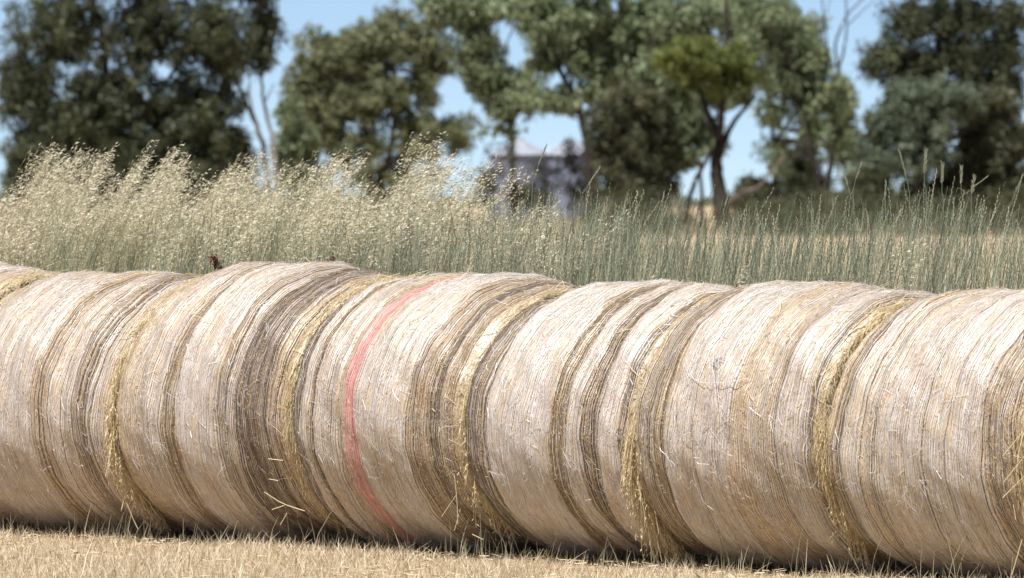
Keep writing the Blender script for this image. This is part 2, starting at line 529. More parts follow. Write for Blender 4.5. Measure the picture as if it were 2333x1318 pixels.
def build_bale(i):
    b = Bale(i)
    r = np.random.default_rng(500 + i)
    c = P0 + AX * (b.s0 + b.s1) / 2
    off = [0, .015, -.03, .01, -.01, .02, -.012, 0][i]
    c = c + FR * off
    root = empty('straw_bale', (c[0], c[1], 0.0), RZ + math.radians([0, .5, -.8, .7, -.4, .9, -.6, 0][i]))
    tag(root, BLABEL[i], 'straw bale', 'row of round straw bales')
    # --- rolled straw body with its two ends
    NU, NF = 210, 120
    ug = np.linspace(0, 1, NU); fg = np.linspace(0, 2 * math.pi, NF, endpoint=False)
    U, F = np.meshgrid(ug, fg, indexing='ij')
    V = b.surf(U, F).reshape(-1, 3)
    ii = np.arange(NU - 1)[:, None] * NF; jj = np.arange(NF)[None]; j2 = (jj + 1) % NF
    Q = np.stack([ii + jj, ii + j2, ii + NF + j2, ii + NF + jj], -1).reshape(-1, 4)
    net, dark, gold, red = [a.ravel() for a in b.band(U, F)]
    bc = np.stack([U.ravel() * b.W + 3.7 * i, F.ravel() * b.R + 5.1 * i, np.zeros(U.size) + i], -1)
    Vs, Qs, at = [V], [Q], [[net], [dark], [gold], [red], [bc]]
    base = len(V)
    for end, u0 in ((0, 0.0), (1, 1.0)):
        rim = b.surf(np.full(NF, u0), fg)
        cen = rim.mean(0)
        prev = np.arange(NF) + (0 if end == 0 else (NU - 1) * NF)
        for k_, q in enumerate((.86, .66, .4, .12)):
            ring = cen + (rim - cen) * q
            ring[:, 0] += (1 if end == 0 else -1) * .020 * (1 - q)
            Vs.append(ring)
            cur = base + np.arange(NF); base += NF
            Qs.append(np.stack([prev, np.roll(prev, -1), np.roll(cur, -1), cur], -1))
            prev = cur
            for lst, val in zip(at, (0.0, .1, .8, 0.0)):
                lst.append(np.full(NF, val))
            at[4].append(np.stack([np.full(NF, q * b.R), fg * b.R * q, np.zeros(NF) + i], -1))
    mesh_quads('straw_roll', np.concatenate(Vs), np.concatenate(Qs), M_CORE, root,
               {k: np.concatenate(v) for k, v in zip(('net', 'dark', 'gold', 'red', 'bc'), at)}, True)

    # --- net threads wound round the bale
    NS = 100
    fs = np.linspace(0, 2 * math.pi, NS)
    us = np.arange(0.012, 0.99, 0.0095 / b.W)
    us = us + r.normal(0, .0016, len(us))
    acc, accd, accr = Acc(), Acc(), Acc()
    for u in us:
        n, d, g, rd = [float(a[0]) for a in b.band(np.array([u]), np.array([0.3]))]
        uu = u + .0008 * np.sin(fs * r.integers(2, 5) + r.uniform(0, 6)) + .0004 * np.sin(fs * r.integers(6, 14) + r.uniform(0, 6))
        isred = rd > .4
        if isred and r.random() < .5: isred = False; n = .5
        if not isred and r.random() > n * .95 + .08:
            if (d > .35 and r.random() < d * 1.1) or r.random() < .12:  # dark strip laid on as the painted shade of a gap between cords
                P = b.surf(uu, fs, 0.0015)
                T = np.zeros_like(P); T[:, 0] = r.uniform(.0009, .0022)
                accd.rib(P[None], T[None], [r.random()])
            continue
        P = b.surf(uu, fs, r.uniform(.0015, .004))
        wd = r.uniform(.0005, .0013) * (1 + .5 * np.sin(fs * 7 + r.uniform(0, 6)))
        T = np.zeros_like(P); T[:, 0] = wd
        T[:, 1] = wd * r.normal(0, .35); T[:, 2] = wd * r.normal(0, .35)
        tint = np.clip(.10 + .55 * n + r.normal(0, .20), 0, 1)
        # a thread runs hidden under straw here and there: cut it into arcs
        cut = [0] + sorted(r.choice(np.arange(6, NS - 6), r.integers(2, 5), replace=False)) + [NS - 1]
        for a_, b_ in zip(cut[:-1], cut[1:]):
            if r.random() < .12 or b_ - a_ < 2: continue
            (accr if isred else acc).rib(P[None, a_:b_ + 1], T[None, a_:b_ + 1], [np.clip(tint + r.normal(0, .08), 0, 1)])
    # short slanting threads of the net
    nz = 2600
    u = r.uniform(.02, .98, nz * 3); f = r.uniform(-1.2, 2.6, nz * 3)
    n, d, g, rd = b.band(u, f)
    keep = (r.random(nz * 3) < n * .6) & (rd < .3)
    u, f = u[keep][:nz], f[keep][:nz]
    Pk, Wk = laid_straw(b, u, f, r, .03, .09, .0010, .0020, .55, .002, .006)
    acc.rib(Pk, Wk, np.clip(r.normal(.75, .2, len(u)), 0, 1))
    tag(acc.build('net_wrap', M_NET, root), kind='stuff')
    if accd.n: tag(accd.build('gap_shade_strips', M_GAPSHADE, root), kind='stuff')
    if accr.n:
        o = accr.build('red_stripe', M_NETRED, root)
        tag(o, 'red painted stripe around the bale', kind='stuff')

    # --- chopped straw poking through the net
    n0 = 30000
    u = r.uniform(.005, .995, n0); f = np.concatenate([r.uniform(-1.35, 2.2, int(n0 * .88)), r.uniform(2.2, 4.9, n0 - int(n0 * .88))])
    n, d, g, rd = b.band(u, f)
    keep = r.random(n0) < np.clip(.66 - .42 * n + .25 * g, .16, 1)
    u, f, g, d, rd, n = u[keep], f[keep], g[keep], d[keep], rd[keep], n[keep]
    Pk, Wk = laid_straw(b, u, f, r, .009, .036, .0009, .0022, .85, .000, .007)
    tn = np.clip(r.normal(.55, .24, len(u)) - .12 * d + .15 * n, 0, 1)
    a = Acc()
    dv = Pk[:, 2] - Pk[:, 0]; lv = np.linalg.norm(dv, axis=1)
    a.leaf(Pk[:, 0], dv / lv[:, None], lv, norm(Wk[:, 1]), np.linalg.norm(Wk[:, 1], axis=1) * 1.25, tn)
    tag(a.build('surface_straw', M_STRAW, root), kind='stuff')

    # --- golden straw bulging out of the seams at both ends
    a = Acc()
    for u0, cnt in ((0.0, 500), (1.0, 900)):
        f = r.uniform(-1.35, 2.5, cnt)
        wgt = .55 + .45 * np.sin(f * 3.1 + b.ph[11] + u0 * 2) * np.sin(f * 1.7 + b.ph[12])
        kp = r.random(cnt) < np.clip(wgt + .25, .15, 1)
        f = f[kp]
        du = np.abs(r.normal(0, .009, len(f)))
        u = np.clip(u0 + (du if u0 == 0 else -du), 0.0, 1.0)
        Pk, Wk = laid_straw(b, u, f, r, .025, .10, .0010, .0024, .45, -.016, .006, 4, 0.02)
        Pk[..., 0] += r.normal(0 if u0 == 0 else 0.004, .012, len(f))[:, None]
        a.rib(Pk, Wk, np.clip(r.normal(.55, .22, len(f)), 0, 1))
    cnt = 900
    f = r.uniform(-.6, 2.4, cnt)
    P, Tu, Tf, N = b.frame(np.full(cnt, 1.0), f)
    P = P - N * r.uniform(0, .05, cnt)[:, None]; P[:, 0] += r.uniform(-.004, .006, cnt)
    d = norm(Tf * r.normal(0, .8, cnt)[:, None] + N * r.normal(0, .35, cnt)[:, None] + Tu * r.normal(.0, .25, cnt)[:, None])
    a.leaf(P, d, r.uniform(.02, .07, cnt), norm(np.cross(d, r.normal(0, 1, (cnt, 3)))), np.full(cnt, .0013), np.clip(r.normal(.5, .22, cnt), 0, 1))
    # a few long straws sticking out
    cnt = 70
    f = r.uniform(-.9, 2.0, cnt); u = np.where(r.random(cnt) < .6, r.uniform(.95, 1, cnt), r.uniform(0, 1, cnt))
    Pk, Wk = laid_straw(b, u, f, r, .08, .20, .0018, .0034, .9, .0, .01, 4, .25)
    a.rib(Pk, Wk, np.clip(r.normal(.75, .15, cnt), 0, 1))
    tag(a.build('edge_straw', M_GOLD, root), kind='stuff')
    return root, b


bales = [build_bale(i) for i in range(8)]


def ux(i, px):
    return (px - SEAMS[i]) / (SEAMS[i + 1] - SEAMS[i])


def tuft(i, u, f0, f1, count, seed, name='hanging_straw', width=.035, long=(.12, .34), seeds=True, out=.04):
    """a bunch of straws hanging down out of a seam between two bales"""
    root, b = bales[i]
    r = np.random.default_rng(seed)
    f = r.uniform(f0, f1, count)
    P, Tu, Tf, N = b.frame(np.full(count, u), f)
    P = P + N * r.uniform(0, out, count)[:, None]
    P[:, 0] += r.normal(0, width, count)
    L = r.uniform(*long, count)
    K = 6
    t = np.linspace(0, 1, K)
    d0 = norm(-Tf * .7 + N * r.uniform(-.05, .16, count)[:, None] + Tu * r.normal(0, .11, count)[:, None])
    dn = np.array([0, 0, -1.0])
    Pk = P[:, None] + L[:, None, None] * (d0[:, None] * (t - .35 * t ** 2)[None, :, None] + dn * (.35 * t ** 2)[None, :, None])
    Pk = Pk + np.cumsum(r.normal(0, .0035, Pk.shape), 1)
    w = r.uniform(.0007, .0017, count)
    Wv = norm(np.cross(Pk[:, -1] - Pk[:, 0], r.normal(0, 1, (count, 3)))) * w[:, None]
    a = Acc()
    tint = np.clip(r.normal(.66, .2, count), 0, 1)
    a.rib(Pk, np.repeat(Wv[:, None], K, 1), tint)
    if seeds:
        ns = count * 5
        j = r.integers(0, count, ns)
        tt = r.uniform(.45, 1, ns)
        k0 = np.minimum((tt * (K - 1)).astype(int), K - 2)
        p = Pk[j, k0] + (Pk[j, k0 + 1] - Pk[j, k0]) * (tt * (K - 1) - k0)[:, None]
        d = norm(np.array([0, 0, -1.]) + r.normal(0, .4, (ns, 3)))
        l = r.uniform(.012, .026, ns)
        Pq = p[:, None] + d[:, None] * (np.array([0, .5, 1.])[None, :, None] * l[:, None, None])
        wq = norm(np.cross(d, r.normal(0, 1, (ns, 3))))[:, None] * (np.array([.3, 1., .15])[None, :, None] * .0024)
        a.rib(Pq, wq, np.clip(r.normal(.78, .15, ns), 0, 1))
    return tag(a.build(name, M_GOLD, root), kind='stuff')


tuft(4, .999, -.95, .30, 430, 11, width=.016, long=(.10, .32), out=.07)     # the long tuft right of the pale bale
tuft(4, .997, -.1, 1.2, 120, 12, width=.010, long=(.04, .12), seeds=False, out=.014)
tuft(3, .997, -.9, .3, 90, 13, width=.012, long=(.08, .24), out=.02)
tuft(5, .997, -.42, .10, 190, 14, width=.022, long=(.05, .14), seeds=False, out=.03)
tuft(5, .997, -.85, -.3, 60, 15, width=.014, long=(.12, .28), out=.03)
tuft(5, .997, .8, 1.75, 240, 16, width=.020, long=(.04, .12), seeds=False, out=.024)
tuft(6, .99, -.6, .35, 150, 17, width=.030, long=(.08, .24), seeds=False, out=.04)
tuft(2, .99, -1.0, .9, 240, 18, width=.026, long=(.06, .18), seeds=False, out=.018)
tuft(2, .99, .6, 1.8, 240, 28, width=.026, long=(.04, .12), seeds=False, out=.022)
tuft(1, .99, -.95, .6, 190, 19, width=.020, long=(.07, .2), out=.022)
tuft(1, .99, .6, 1.75, 260, 20, width=.024, long=(.04, .11), seeds=False, out=.022)
tuft(0, .985, .7, 1.7, 120, 21, width=.018, long=(.04, .12), seeds=False, out=.02)


# single broken straws that lean out of the seams, near the ground
def long_straws(i, specs, seed):
    root, b = bales[i]
    a = Acc()
    r = np.random.default_rng(seed)
    mw = np.array(root.matrix_basis.inverted())
    ca, sa = math.cos(-RZ), math.sin(-RZ)
    for pts, Y, w in specs:
        P = np.array([pxw(x, y, Y - .012 * k) for k, (x, y) in enumerate(pts)])
        P = P - np.array(root.location)
        P = np.stack([P[:, 0] * ca - P[:, 1] * sa, P[:, 0] * sa + P[:, 1] * ca, P[:, 2]], -1)
        P = smooth_path(P, 6) if len(P) > 2 else P
        V, Q = tube(P, np.full(len(P), w * .32), 5)
        a.add(V, Q, np.full(len(V), r.uniform(.7, 1), np.float32))
    return tag(a.build('broken_straw', M_GOLD, root), kind='stuff')


def yfront(i, u, f=-.7):
    b = bales[i][1]
    p = b.surf(np.array([u]), np.array([f]))[0]
    rt = bales[i][0].location
    return rt[1] + p[0] * math.sin(RZ) + p[1] * math.cos(RZ)


y1 = yfront(1, .98) - .05
long_straws(1, [([(276, 1085), (268, 1120)], y1, .006), ([(282, 1125), (272, 1165)], y1, .007), ([(284, 1146), (300, 1185), (310, 1206)], y1 - .06, .006), ([(240, 1060), (275, 1120)], y1 + .02, .004)], 1)
y2 = yfront(2, .98) - .05
long_straws(2, [([(608, 1122), (650, 1148), (700, 1165)], y2, .008), ([(625, 1162), (655, 1152)], y2, .006), ([(645, 1196), (660, 1170)], y2 - .03, .006), ([(617, 1046), (650, 1050)], y2, .006), ([(618, 1092), (640, 1096)], y2, .004)], 2)
y3 = yfront(3, .98) - .05
long_straws(3, [([(1030, 1080), (1036, 1140), (1038, 1195)], y3, .006), ([(1036, 1126), (1001, 1178)], y3, .004), ([(1044, 1160), (1030, 1210)], y3, .004), ([(1070, 1218), (1095, 1230)], y3 - .1, .006)], 3)
y6 = yfront(6, .95, -.2) - .05
long_straws(6, [([(2290, 1040), (2335, 985)], y6, .007), ([(2292, 1100), (2340, 1040)], y6, .007), ([(2290, 1135), (2340, 1085)], y6, .007), ([(2275, 925), (2306, 1000)], y6 + .03, .005), ([(2312, 1310), (2335, 1230)], y6 - .1, .007), ([(2330, 930), (2305, 955)], y6, .005), ([(2314, 1150), (2320, 1185)], y6, .005)], 6)


# frayed white net threads on the front of the fifth bale
def frayed():
    root, b = bales[5]
    a = Acc()
    r = np.random.default_rng(44)
    lines = [
        [(1520, .10, .25), (1505, -.05, .2), (1492, -.22, .1)],
        [(1530, .2, .05), (1540, 0, .06), (1525, -.16, .04), (1515, -.24, .05), (1532, -.30, .04), (1540, -.40, .02)],
        [(1540, .05, .03), (1548, -.15, .04), (1535, -.28, .05), (1545, -.36, .03)],
        [(1640, -.02, .03), (1618, -.28, .05), (1590, -.30, .05), (1585, -.45, .04), (1590, -.62, .03), (1612, -.72, .01)],
        [(1625, .10, .03), (1612, -.2, .04), (1600, -.32, .05), (1624, -.34, .02)],
        [(1600, .42, .04), (1620, .30, .05), (1640, .10, .04), (1632, -.05, .02)],
        [(1690, .25, .01), (1640, .20, .03), (1580, .22, .02), (1550, .28, .01)],
        [(1632, .02, .03), (1600, -.1, .04), (1560, -.16, .02)],
        [(1615, .38, .02), (1640, .12, .02), (1655, -.02, .02)],
    ]
    for ln in lines:
        u = np.array([ux(5, p[0]) for p in ln]); f = np.array([p[1] + .12 for p in ln]); l = np.array([p[2] * .5 + .006 for p in ln])
        P = np.array([b.surf(u[k:k + 1], f[k:k + 1], l[k])[0] for k in range(len(ln))])
        P = smooth_path(P, 18) + r.normal(0, .0015, (18, 3))
        V, Q = tube(P, np.full(18, .0013), 4)
        a.add(V, Q, np.full(len(V), .95, np.float32))
    # a little knot of net
    for _ in range(26):
        u = ux(5, 1606 + r.normal(0, 6)) + np.array([0, r.normal(0, .012), r.normal(0, .02)])
        f = .50 + r.normal(0, .015) + np.array([0, r.normal(0, .02), r.normal(-.03, .02)])
        P = np.array([b.surf(u[k:k + 1], f[k:k + 1], .008 + r.uniform(0, .012))[0] for k in range(3)])
        P = smooth_path(P, 7)
        V, Q = tube(P, np.full(7, .0012), 4)
        a.add(V, Q, np.full(len(V), .9, np.float32))
    tag(a.build('frayed_net', M_NET, root), 'frayed white net threads hanging loose', kind='stuff')


frayed()

# ---------------------------------------------------------------- mown dry grass in front of the bales
def rowcoord(x, y):
    d = np.stack([x - P0[0], y - P0[1]], -1)
    return d @ AX, d @ FR        # along the row, in front of its axis


def blades(name, x, y, h, w, tint, mat, lean=.35, wind=(0, 0), K=3, label=None, cat=None):
    n = len(x)
    t = np.linspace(0, 1, K)
    ln = rng.normal(0, lean, (n, 2)) + np.array(wind)
    P = np.zeros((n, K, 3))
    P[..., 0] = x[:, None] + h[:, None] * ln[:, 0:1] * (t ** 1.6)[None]
    P[..., 1] = y[:, None] + h[:, None] * ln[:, 1:2] * (t ** 1.6)[None]
    P[..., 2] = h[:, None] * t[None]
    an = rng.uniform(0, math.pi, n)
    wv = np.stack([np.cos(an), np.sin(an), np.zeros(n)], -1)
    taper = 1 - .85 * t ** 1.5
    Wd = wv[:, None] * (w[:, None] * taper[None])[..., None]
    a = Acc(); a.rib(P, Wd, tint)
    return a


n = 150000
x = rng.uniform(-3.3, 3.3, n); y = rng.uniform(33.5, 44.2, n)
s, p = rowcoord(x, y)
patch = np.sin(x * 2.1 + 1.3 * np.sin(y * 1.7)) * np.sin(y * 1.3 + x) * .5 + np.sin(x * 5.7 + y * 3.1) * np.sin(y * 4.3 - x * 2) * .5
keep = (p > .30) & (p < 4.6) & (rng.random(n) < .62 + .55 * patch)
x, y, p, patch = x[keep], y[keep], p[keep], patch[keep]
n = len(x)
h = rng.gamma(4, .0090, n) * (1 + .6 * patch) + .010
h *= 1 - .30 * np.exp(-((p - .62) / .2) ** 2)
a = blades('lawn', x, y, h, rng.uniform(.0013, .0028, n), np.clip(rng.normal(.58, .22, n) + .12 * patch, 0, 1), M_LAWN, .45)
tag(a.build('dry_grass', M_LAWN), 'short mown straw-coloured grass in front of the bales', 'dry grass', kind='stuff')
# flat clippings between the blades
n = 26000
x = rng.uniform(-3.3, 3.3, n); y = rng.uniform(33.5, 44.2, n)
s, p = rowcoord(x, y)
k_ = (p > .3) & (p < 4.6); x, y = x[k_], y[k_]; n = len(x)
an = rng.uniform(0, 6.28, n); L = rng.uniform(.02, .07, n)
z = rng.uniform(.006, .035, n)
d = np.stack([np.cos(an), np.sin(an), rng.normal(0, .15, n)], -1)
Pk = np.stack([x, y, z], -1)[:, None] + d[:, None] * (np.array([-.5, 0, .5])[None, :, None] * L[:, None, None])
Wk = np.stack([-np.sin(an), np.cos(an), rng.normal(0, .6, n)], -1)[:, None] * np.full((1, 3, 1), .0016)
a = Acc(); a.rib(Pk, Wk, np.clip(rng.normal(.5, .3, n), 0, 1))
tag(a.build('grass_clippings', M_LAWN), 'cut straw clippings lying on the mown ground', 'clippings', kind='stuff')
# dark crumbs of leaf and stem on the ground
n = 900
x = rng.uniform(-3.0, 3.0, n); y = rng.uniform(34.5, 43, n)
s, p = rowcoord(x, y)
k_ = (p > .8) & (p < 4.6) & (np.sin(x * 3 + y) + .5 * np.sin(y * 2.2) > .1); x, y = x[k_], y[k_]; n = len(x)
d = norm(rng.normal(0, 1, (n, 3)) * np.array([1, 1, .5])); L = rng.uniform(.015, .06, n)
Pk = np.stack([x, y, rng.uniform(.012, .04, n)], -1)[:, None] + d[:, None] * (np.array([-.5, 0, .5])[None, :, None] * L[:, None, None])
Wk = norm(np.cross(d, rng.normal(0, 1, (n, 3))))[:, None] * np.array([.5, 1, .3])[None, :, None] * .0045
a = Acc(); a.rib(Pk, Wk, rng.uniform(.0, .5, n))
tag(a.build('leaf_litter', M_STRAW), 'brown scraps of dead leaf scattered over the mown ground', 'leaf litter', kind='stuff')
# green shoots at the foot of the bales
n = 5200
s = rng.uniform(-4.8, 4.6, n); p = .50 + np.abs(rng.normal(0, .16, n))
x = P0[0] + AX[0] * s + FR[0] * p; y = P0[1] + AX[1] * s + FR[1] * p
cl = np.sin(s * 5.3) * np.sin(s * 2.1 + 1) + .35 * np.sin(s * 13)
k_ = rng.random(n) < .07 + .20 * np.clip(cl, 0, 1)
x, y = x[k_], y[k_]; n = len(x)
h = rng.gamma(2.2, .040, n) + .015
a = blades('green', x, y, h, rng.uniform(.0012, .0026, n), np.clip(rng.normal(.55, .28, n), 0, 1), M_GREENBLADE, .25, (.08, 0), 4)
tag(a.build('green_shoots', M_GREENBLADE), 'thin green grass shoots along the foot of the bales', 'grass', kind='stuff')

# ---------------------------------------------------------------- tall grass behind the bales
OAT_TOP = [(-700, 400), (-300, 360), (0, 398), (90, 352), (200, 340), (245, 420), (335, 335), (400, 392), (450, 418), (560, 366), (640, 380), (700, 358), (800, 350), (880, 380), (960, 332), (1060, 366), (1150, 382), (1200, 415), (1260, 470), (1330, 520), (3200, 560)]
RYE_TOP = [(-700, 470), (600, 450), (1100, 440), (1250, 430), (1350, 440), (1500, 465), (1600, 470), (1700, 470), (1850, 455), (1900, 435), (1960, 470), (2050, 430), (2200, 430), (2260, 470), (2330, 450), (3200, 460)]


def env(tab, px):
    return np.interp(px, [t[0] for t in tab], [t[1] for t in tab])


def strip_points(n, s0, s1, p0, p1):
    s = rng.uniform(s0, s1, n); p = rng.uniform(p0, p1, n)
    x = P0[0] + AX[0] * s - FR[0] * p
    y = P0[1] + AX[1] * s - FR[1] * p
    return x, y


def wild_oats():
    nc = 900
    cx, cy = strip_points(nc, -8.5, 4.2, 1.2, 3.1)
    cpx = cx / cy * FPX + IW / 2
    dens = np.interp(cpx, [-900, -600, 400, 760, 930, 1060, 1200, 1400, 3000], [0, 1, 1, .85, .6, .28, .10, .03, .02])
    k = rng.random(nc) < dens
    cx, cy, cpx = cx[k], cy[k], cpx[k]
    nc = len(cx)
    tallc = rng.random(nc) < .13
    cq = np.where(tallc, rng.uniform(.985, 1.06, nc), rng.uniform(.84, .965, nc))
    cl = rng.normal(.20, .045, nc)
    cnt = rng.poisson(np.where(tallc, 13, 7.5), nc) + 1
    j = np.repeat(np.arange(nc), cnt)
    n = len(j)
    x = cx[j] + rng.normal(0, .035, n); y = cy[j] + rng.normal(0, .05, n)
    px = x / y * FPX + IW / 2
    top = CAMH - (env(OAT_TOP, px + 150) + 2 - HOR) * y / FPX
    h = top * np.clip(cq[j] - np.abs(rng.normal(0, .04, n)), .70, 1.06) + .01
    lean = cl[j] + rng.normal(0, .018, n)
    K = 7
    t = np.linspace(0, 1, K)
    P = np.zeros((n, K, 3))
    bend = (.15 * t + .85 * t ** 3.8)
    P[..., 0] = x[:, None] + (h * lean)[:, None] * bend[None] * 1.1 + 0
    P[..., 1] = y[:, None] + (h * rng.normal(0, .06, n))[:, None] * (t ** 2)[None]
    P[..., 2] = h[:, None] * (t - .02 * t ** 4)[None]
    an = rng.uniform(0, math.pi, n)
    wv = np.stack([np.cos(an), np.sin(an), np.zeros(n)], -1)
    Wd = wv[:, None] * (np.array([.0022, .0022, .0020, .0018, .0015, .0010, .0006]))[None, :, None]
    acc = Acc()
    acc.rib(P, Wd, np.clip(rng.normal(.15, .15, n), 0, 1))
    # panicles: whorls of thin branches with hanging spikelets over the top third of a metre
    m = 40
    j = np.repeat(np.arange(n), m); N = len(j)
    pl = rng.uniform(.22, .38, n)[j]
    tt = 1 - rng.random(N) ** .9 * pl / h[j]
    kf = np.clip(tt, 0, .999) * (K - 1); k0 = kf.astype(int)
    base = P[j, k0] + (P[j, k0 + 1] - P[j, k0]) * (kf - k0)[:, None]
    away = rng.uniform(.003, .032, N) * (1.15 - .7 * (tt - (1 - pl / h[j])) / (pl / h[j]))
    a2 = rng.uniform(0, 2 * math.pi, N)
    off = np.stack([np.cos(a2) * away + .016, np.sin(a2) * away, rng.uniform(-.01, .03, N)], -1)
    sp = base + off
    d = norm(np.stack([rng.normal(.65, .22, N), rng.normal(0, .22, N), rng.normal(.30, .45, N)], -1))
    L = rng.uniform(.014, .028, N)
    acc.leaf(sp, d, L, norm(np.cross(d, rng.normal(0, 1, (N, 3)))), rng.uniform(.0018, .0034, N), np.clip(rng.normal(.62, .13, N) + rng.normal(0, .10, n)[j], 0, 1))
    # the thin branches
    kk = rng.random(N) < .35
    Pb = np.stack([base[kk], sp[kk]], 1)
    wb = norm(rng.normal(0, 1, (kk.sum(), 3)))[:, None] * np.full((1, 2, 1), .0005)
    acc.rib(Pb, wb, np.full(kk.sum(), .5))
    # dry leaves
    nl = n
    jl = np.arange(n)
    zl = rng.uniform(.45, .8, nl)
    kf = zl * (K - 1); k0 = kf.astype(int)
    b0 = P[jl, k0]
    dl = norm(np.stack([rng.normal(.35, .5, nl), rng.normal(0, .5, nl), rng.normal(.5, .4, nl)], -1))
    Ll = rng.uniform(.12, .30, nl)
    tl = np.linspace(0, 1, 3)
    Pl = b0[:, None] + dl[:, None] * (tl[None, :, None] * Ll[:, None, None]) - np.array([0, 0, 1.]) * ((tl ** 2)[None, :, None] * (Ll * .35)[:, None, None])
    wl = norm(np.cross(dl, rng.normal(0, 1, (nl, 3))))[:, None] * (np.array([.7, 1, .1])[None, :, None] * .003)
    acc.rib(Pl, wl, np.clip(rng.normal(.4, .2, nl), 0, 1))
    return acc


o = wild_oats().build('wild_oats', M_OAT)
tag(o, 'tall pale wild oats with drooping seed heads behind the left bales', 'wild oats', kind='stuff')


def rye(n, s0, s1, p0, p1, dens_tab, q_sig, q_min, head=.8, wmul=1.0):
    x, y = strip_points(n, s0, s1, p0, p1)
    px = x / y * FPX + IW / 2
    k = rng.random(n) < env(dens_tab, px)
    x, y, px = x[k], y[k], px[k]
    n = len(x)
    top = CAMH - (env(RYE_TOP, px + 15) - HOR) * y / FPX
    q = q_min + (1 - q_min) * rng.beta(2.2, 2.6, n)
    h = top * q
    K = 7
    t = np.linspace(0, 1, K)
    lean = rng.normal(.09, .05, n) + .07 * np.sin(px * .031 + 2 * np.sin(y * 2.3)) + .05 * rng.standard_t(3, n)
    lean = np.clip(lean, -.25, .4)
    P = np.zeros((n, K, 3))
    P[..., 0] = x[:, None] + (h * lean)[:, None] * (.4 * t + .6 * t ** 2.5)[None]
    P[..., 1] = y[:, None] + (h * rng.normal(0, .06, n))[:, None] * (t ** 2)[None]
    P[..., 2] = h[:, None] * t[None]
    an = rng.uniform(0, math.pi, n)
    wv = np.stack([np.cos(an), np.sin(an), np.zeros(n)], -1)
    w = rng.uniform(.8, 1.4, n) * wmul
    Wd = wv[:, None] * (w[:, None] * np.array([.0018, .0018, .0017, .0015, .0013, .0010, .0007])[None])[..., None]
    acc = Acc()
    tint = np.clip(np.where(rng.random(n) < .14, .95, rng.normal(.47, .22, n)) + .12 * np.sin(px * .02) * np.sin(px * .007 + 1), 0, 1)
    acc.rib(P, Wd, tint)
    # flowering spikes: small spikelets set left and right up the top of the stem
    hs = np.nonzero(rng.random(n) < head)[0]
    m = 13
    j = np.repeat(hs, m); N = len(j)
    kx = np.tile(np.arange(m), len(hs))
    sl_ = rng.uniform(.16, .28, n)[j]
    tt = 1 - (kx + .5) / m * sl_ / h[j]
    kf = np.clip(tt, 0, .999) * (K - 1); k0 = kf.astype(int)
    base = P[j, k0] + (P[j, k0 + 1] - P[j, k0]) * (kf - k0)[:, None]
    up = norm(P[j, k0 + 1] - P[j, k0])
    sd = wv[j] * np.where(kx % 2 == 0, 1, -1)[:, None]
    d = norm(up + sd * rng.uniform(.18, .5, N)[:, None])
    L = rng.uniform(.013, .021, N)
    acc.leaf(base, d, L, norm(np.cross(d, np.cross(sd, up))), np.full(N, .0017), np.clip(tint[j] + .22 + rng.normal(0, .12, N), 0, 1))
    # leaf blades
    nl = n * 2
    jl = rng.integers(0, n, nl)
    kf = rng.uniform(.25, .75, nl) * (K - 1); k0 = kf.astype(int)
    dl = norm(np.stack([rng.normal(.12, .3, nl), rng.normal(0, .3, nl), np.abs(rng.normal(.9, .2, nl))], -1))
    Ll = rng.uniform(.15, .42, nl)
    tl = np.linspace(0, 1, 3)
    Pl = P[jl, k0][:, None] + dl[:, None] * (tl[None, :, None] * Ll[:, None, None]) - np.array([0, 0, 1.]) * ((tl ** 2.5)[None, :, None] * (Ll * .25)[:, None, None])
    lim = top[jl] * .93
    ok = Pl[:, -1, 2] < lim
    Pl, dl, jl = Pl[ok], dl[ok], jl[ok]; nl = len(Pl)
    wl = norm(np.cross(dl, rng.normal(0, 1, (nl, 3))))[:, None] * (np.array([.8, 1, .1])[None, :, None] * .0022)
    acc.rib(Pl, wl, np.clip(tint[jl] + rng.normal(0, .15, nl), 0, 1))
    return acc


DT = [(-900, .42), (300, .5), (700, .8), (1100, 1), (1200, 1), (1700, .95), (1900, .75), (2333, .68), (3200, .6)]
a = rye(15000, -8.0, 6.0, 1.3, 3.6, DT, .13, .80, .55)
keep_top = RYE_TOP
RYE_TOP = [(p_, 500) for p_, t_ in RYE_TOP]
b_ = rye(2600, -8.0, 3.0, 1.02, 1.35, [(-900, .55), (500, .7), (1100, .9), (1300, .5), (1400, 0), (3200, 0)], .1, .80, .5)
a.v += b_.v; a.q += [q_ + a.n for q_ in b_.q]; a.a += b_.a; a.n += b_.n
RYE_TOP = keep_top
RYE_TOP = [(p_, t_ - 45) for p_, t_ in RYE_TOP]
b_ = rye(1500, -8.0, 6.0, 1.3, 3.4, [(-900, .5), (900, .6), (1300, .9), (3200, .9)], .1, .86, .95)
a.v += b_.v; a.q += [q_ + a.n for q_ in b_.q]; a.a += b_.a; a.n += b_.n
tag(a.build('green_ryegrass', M_RYE), 'dense grey-green ryegrass stand behind the right-hand bales', 'ryegrass', kind='stuff')


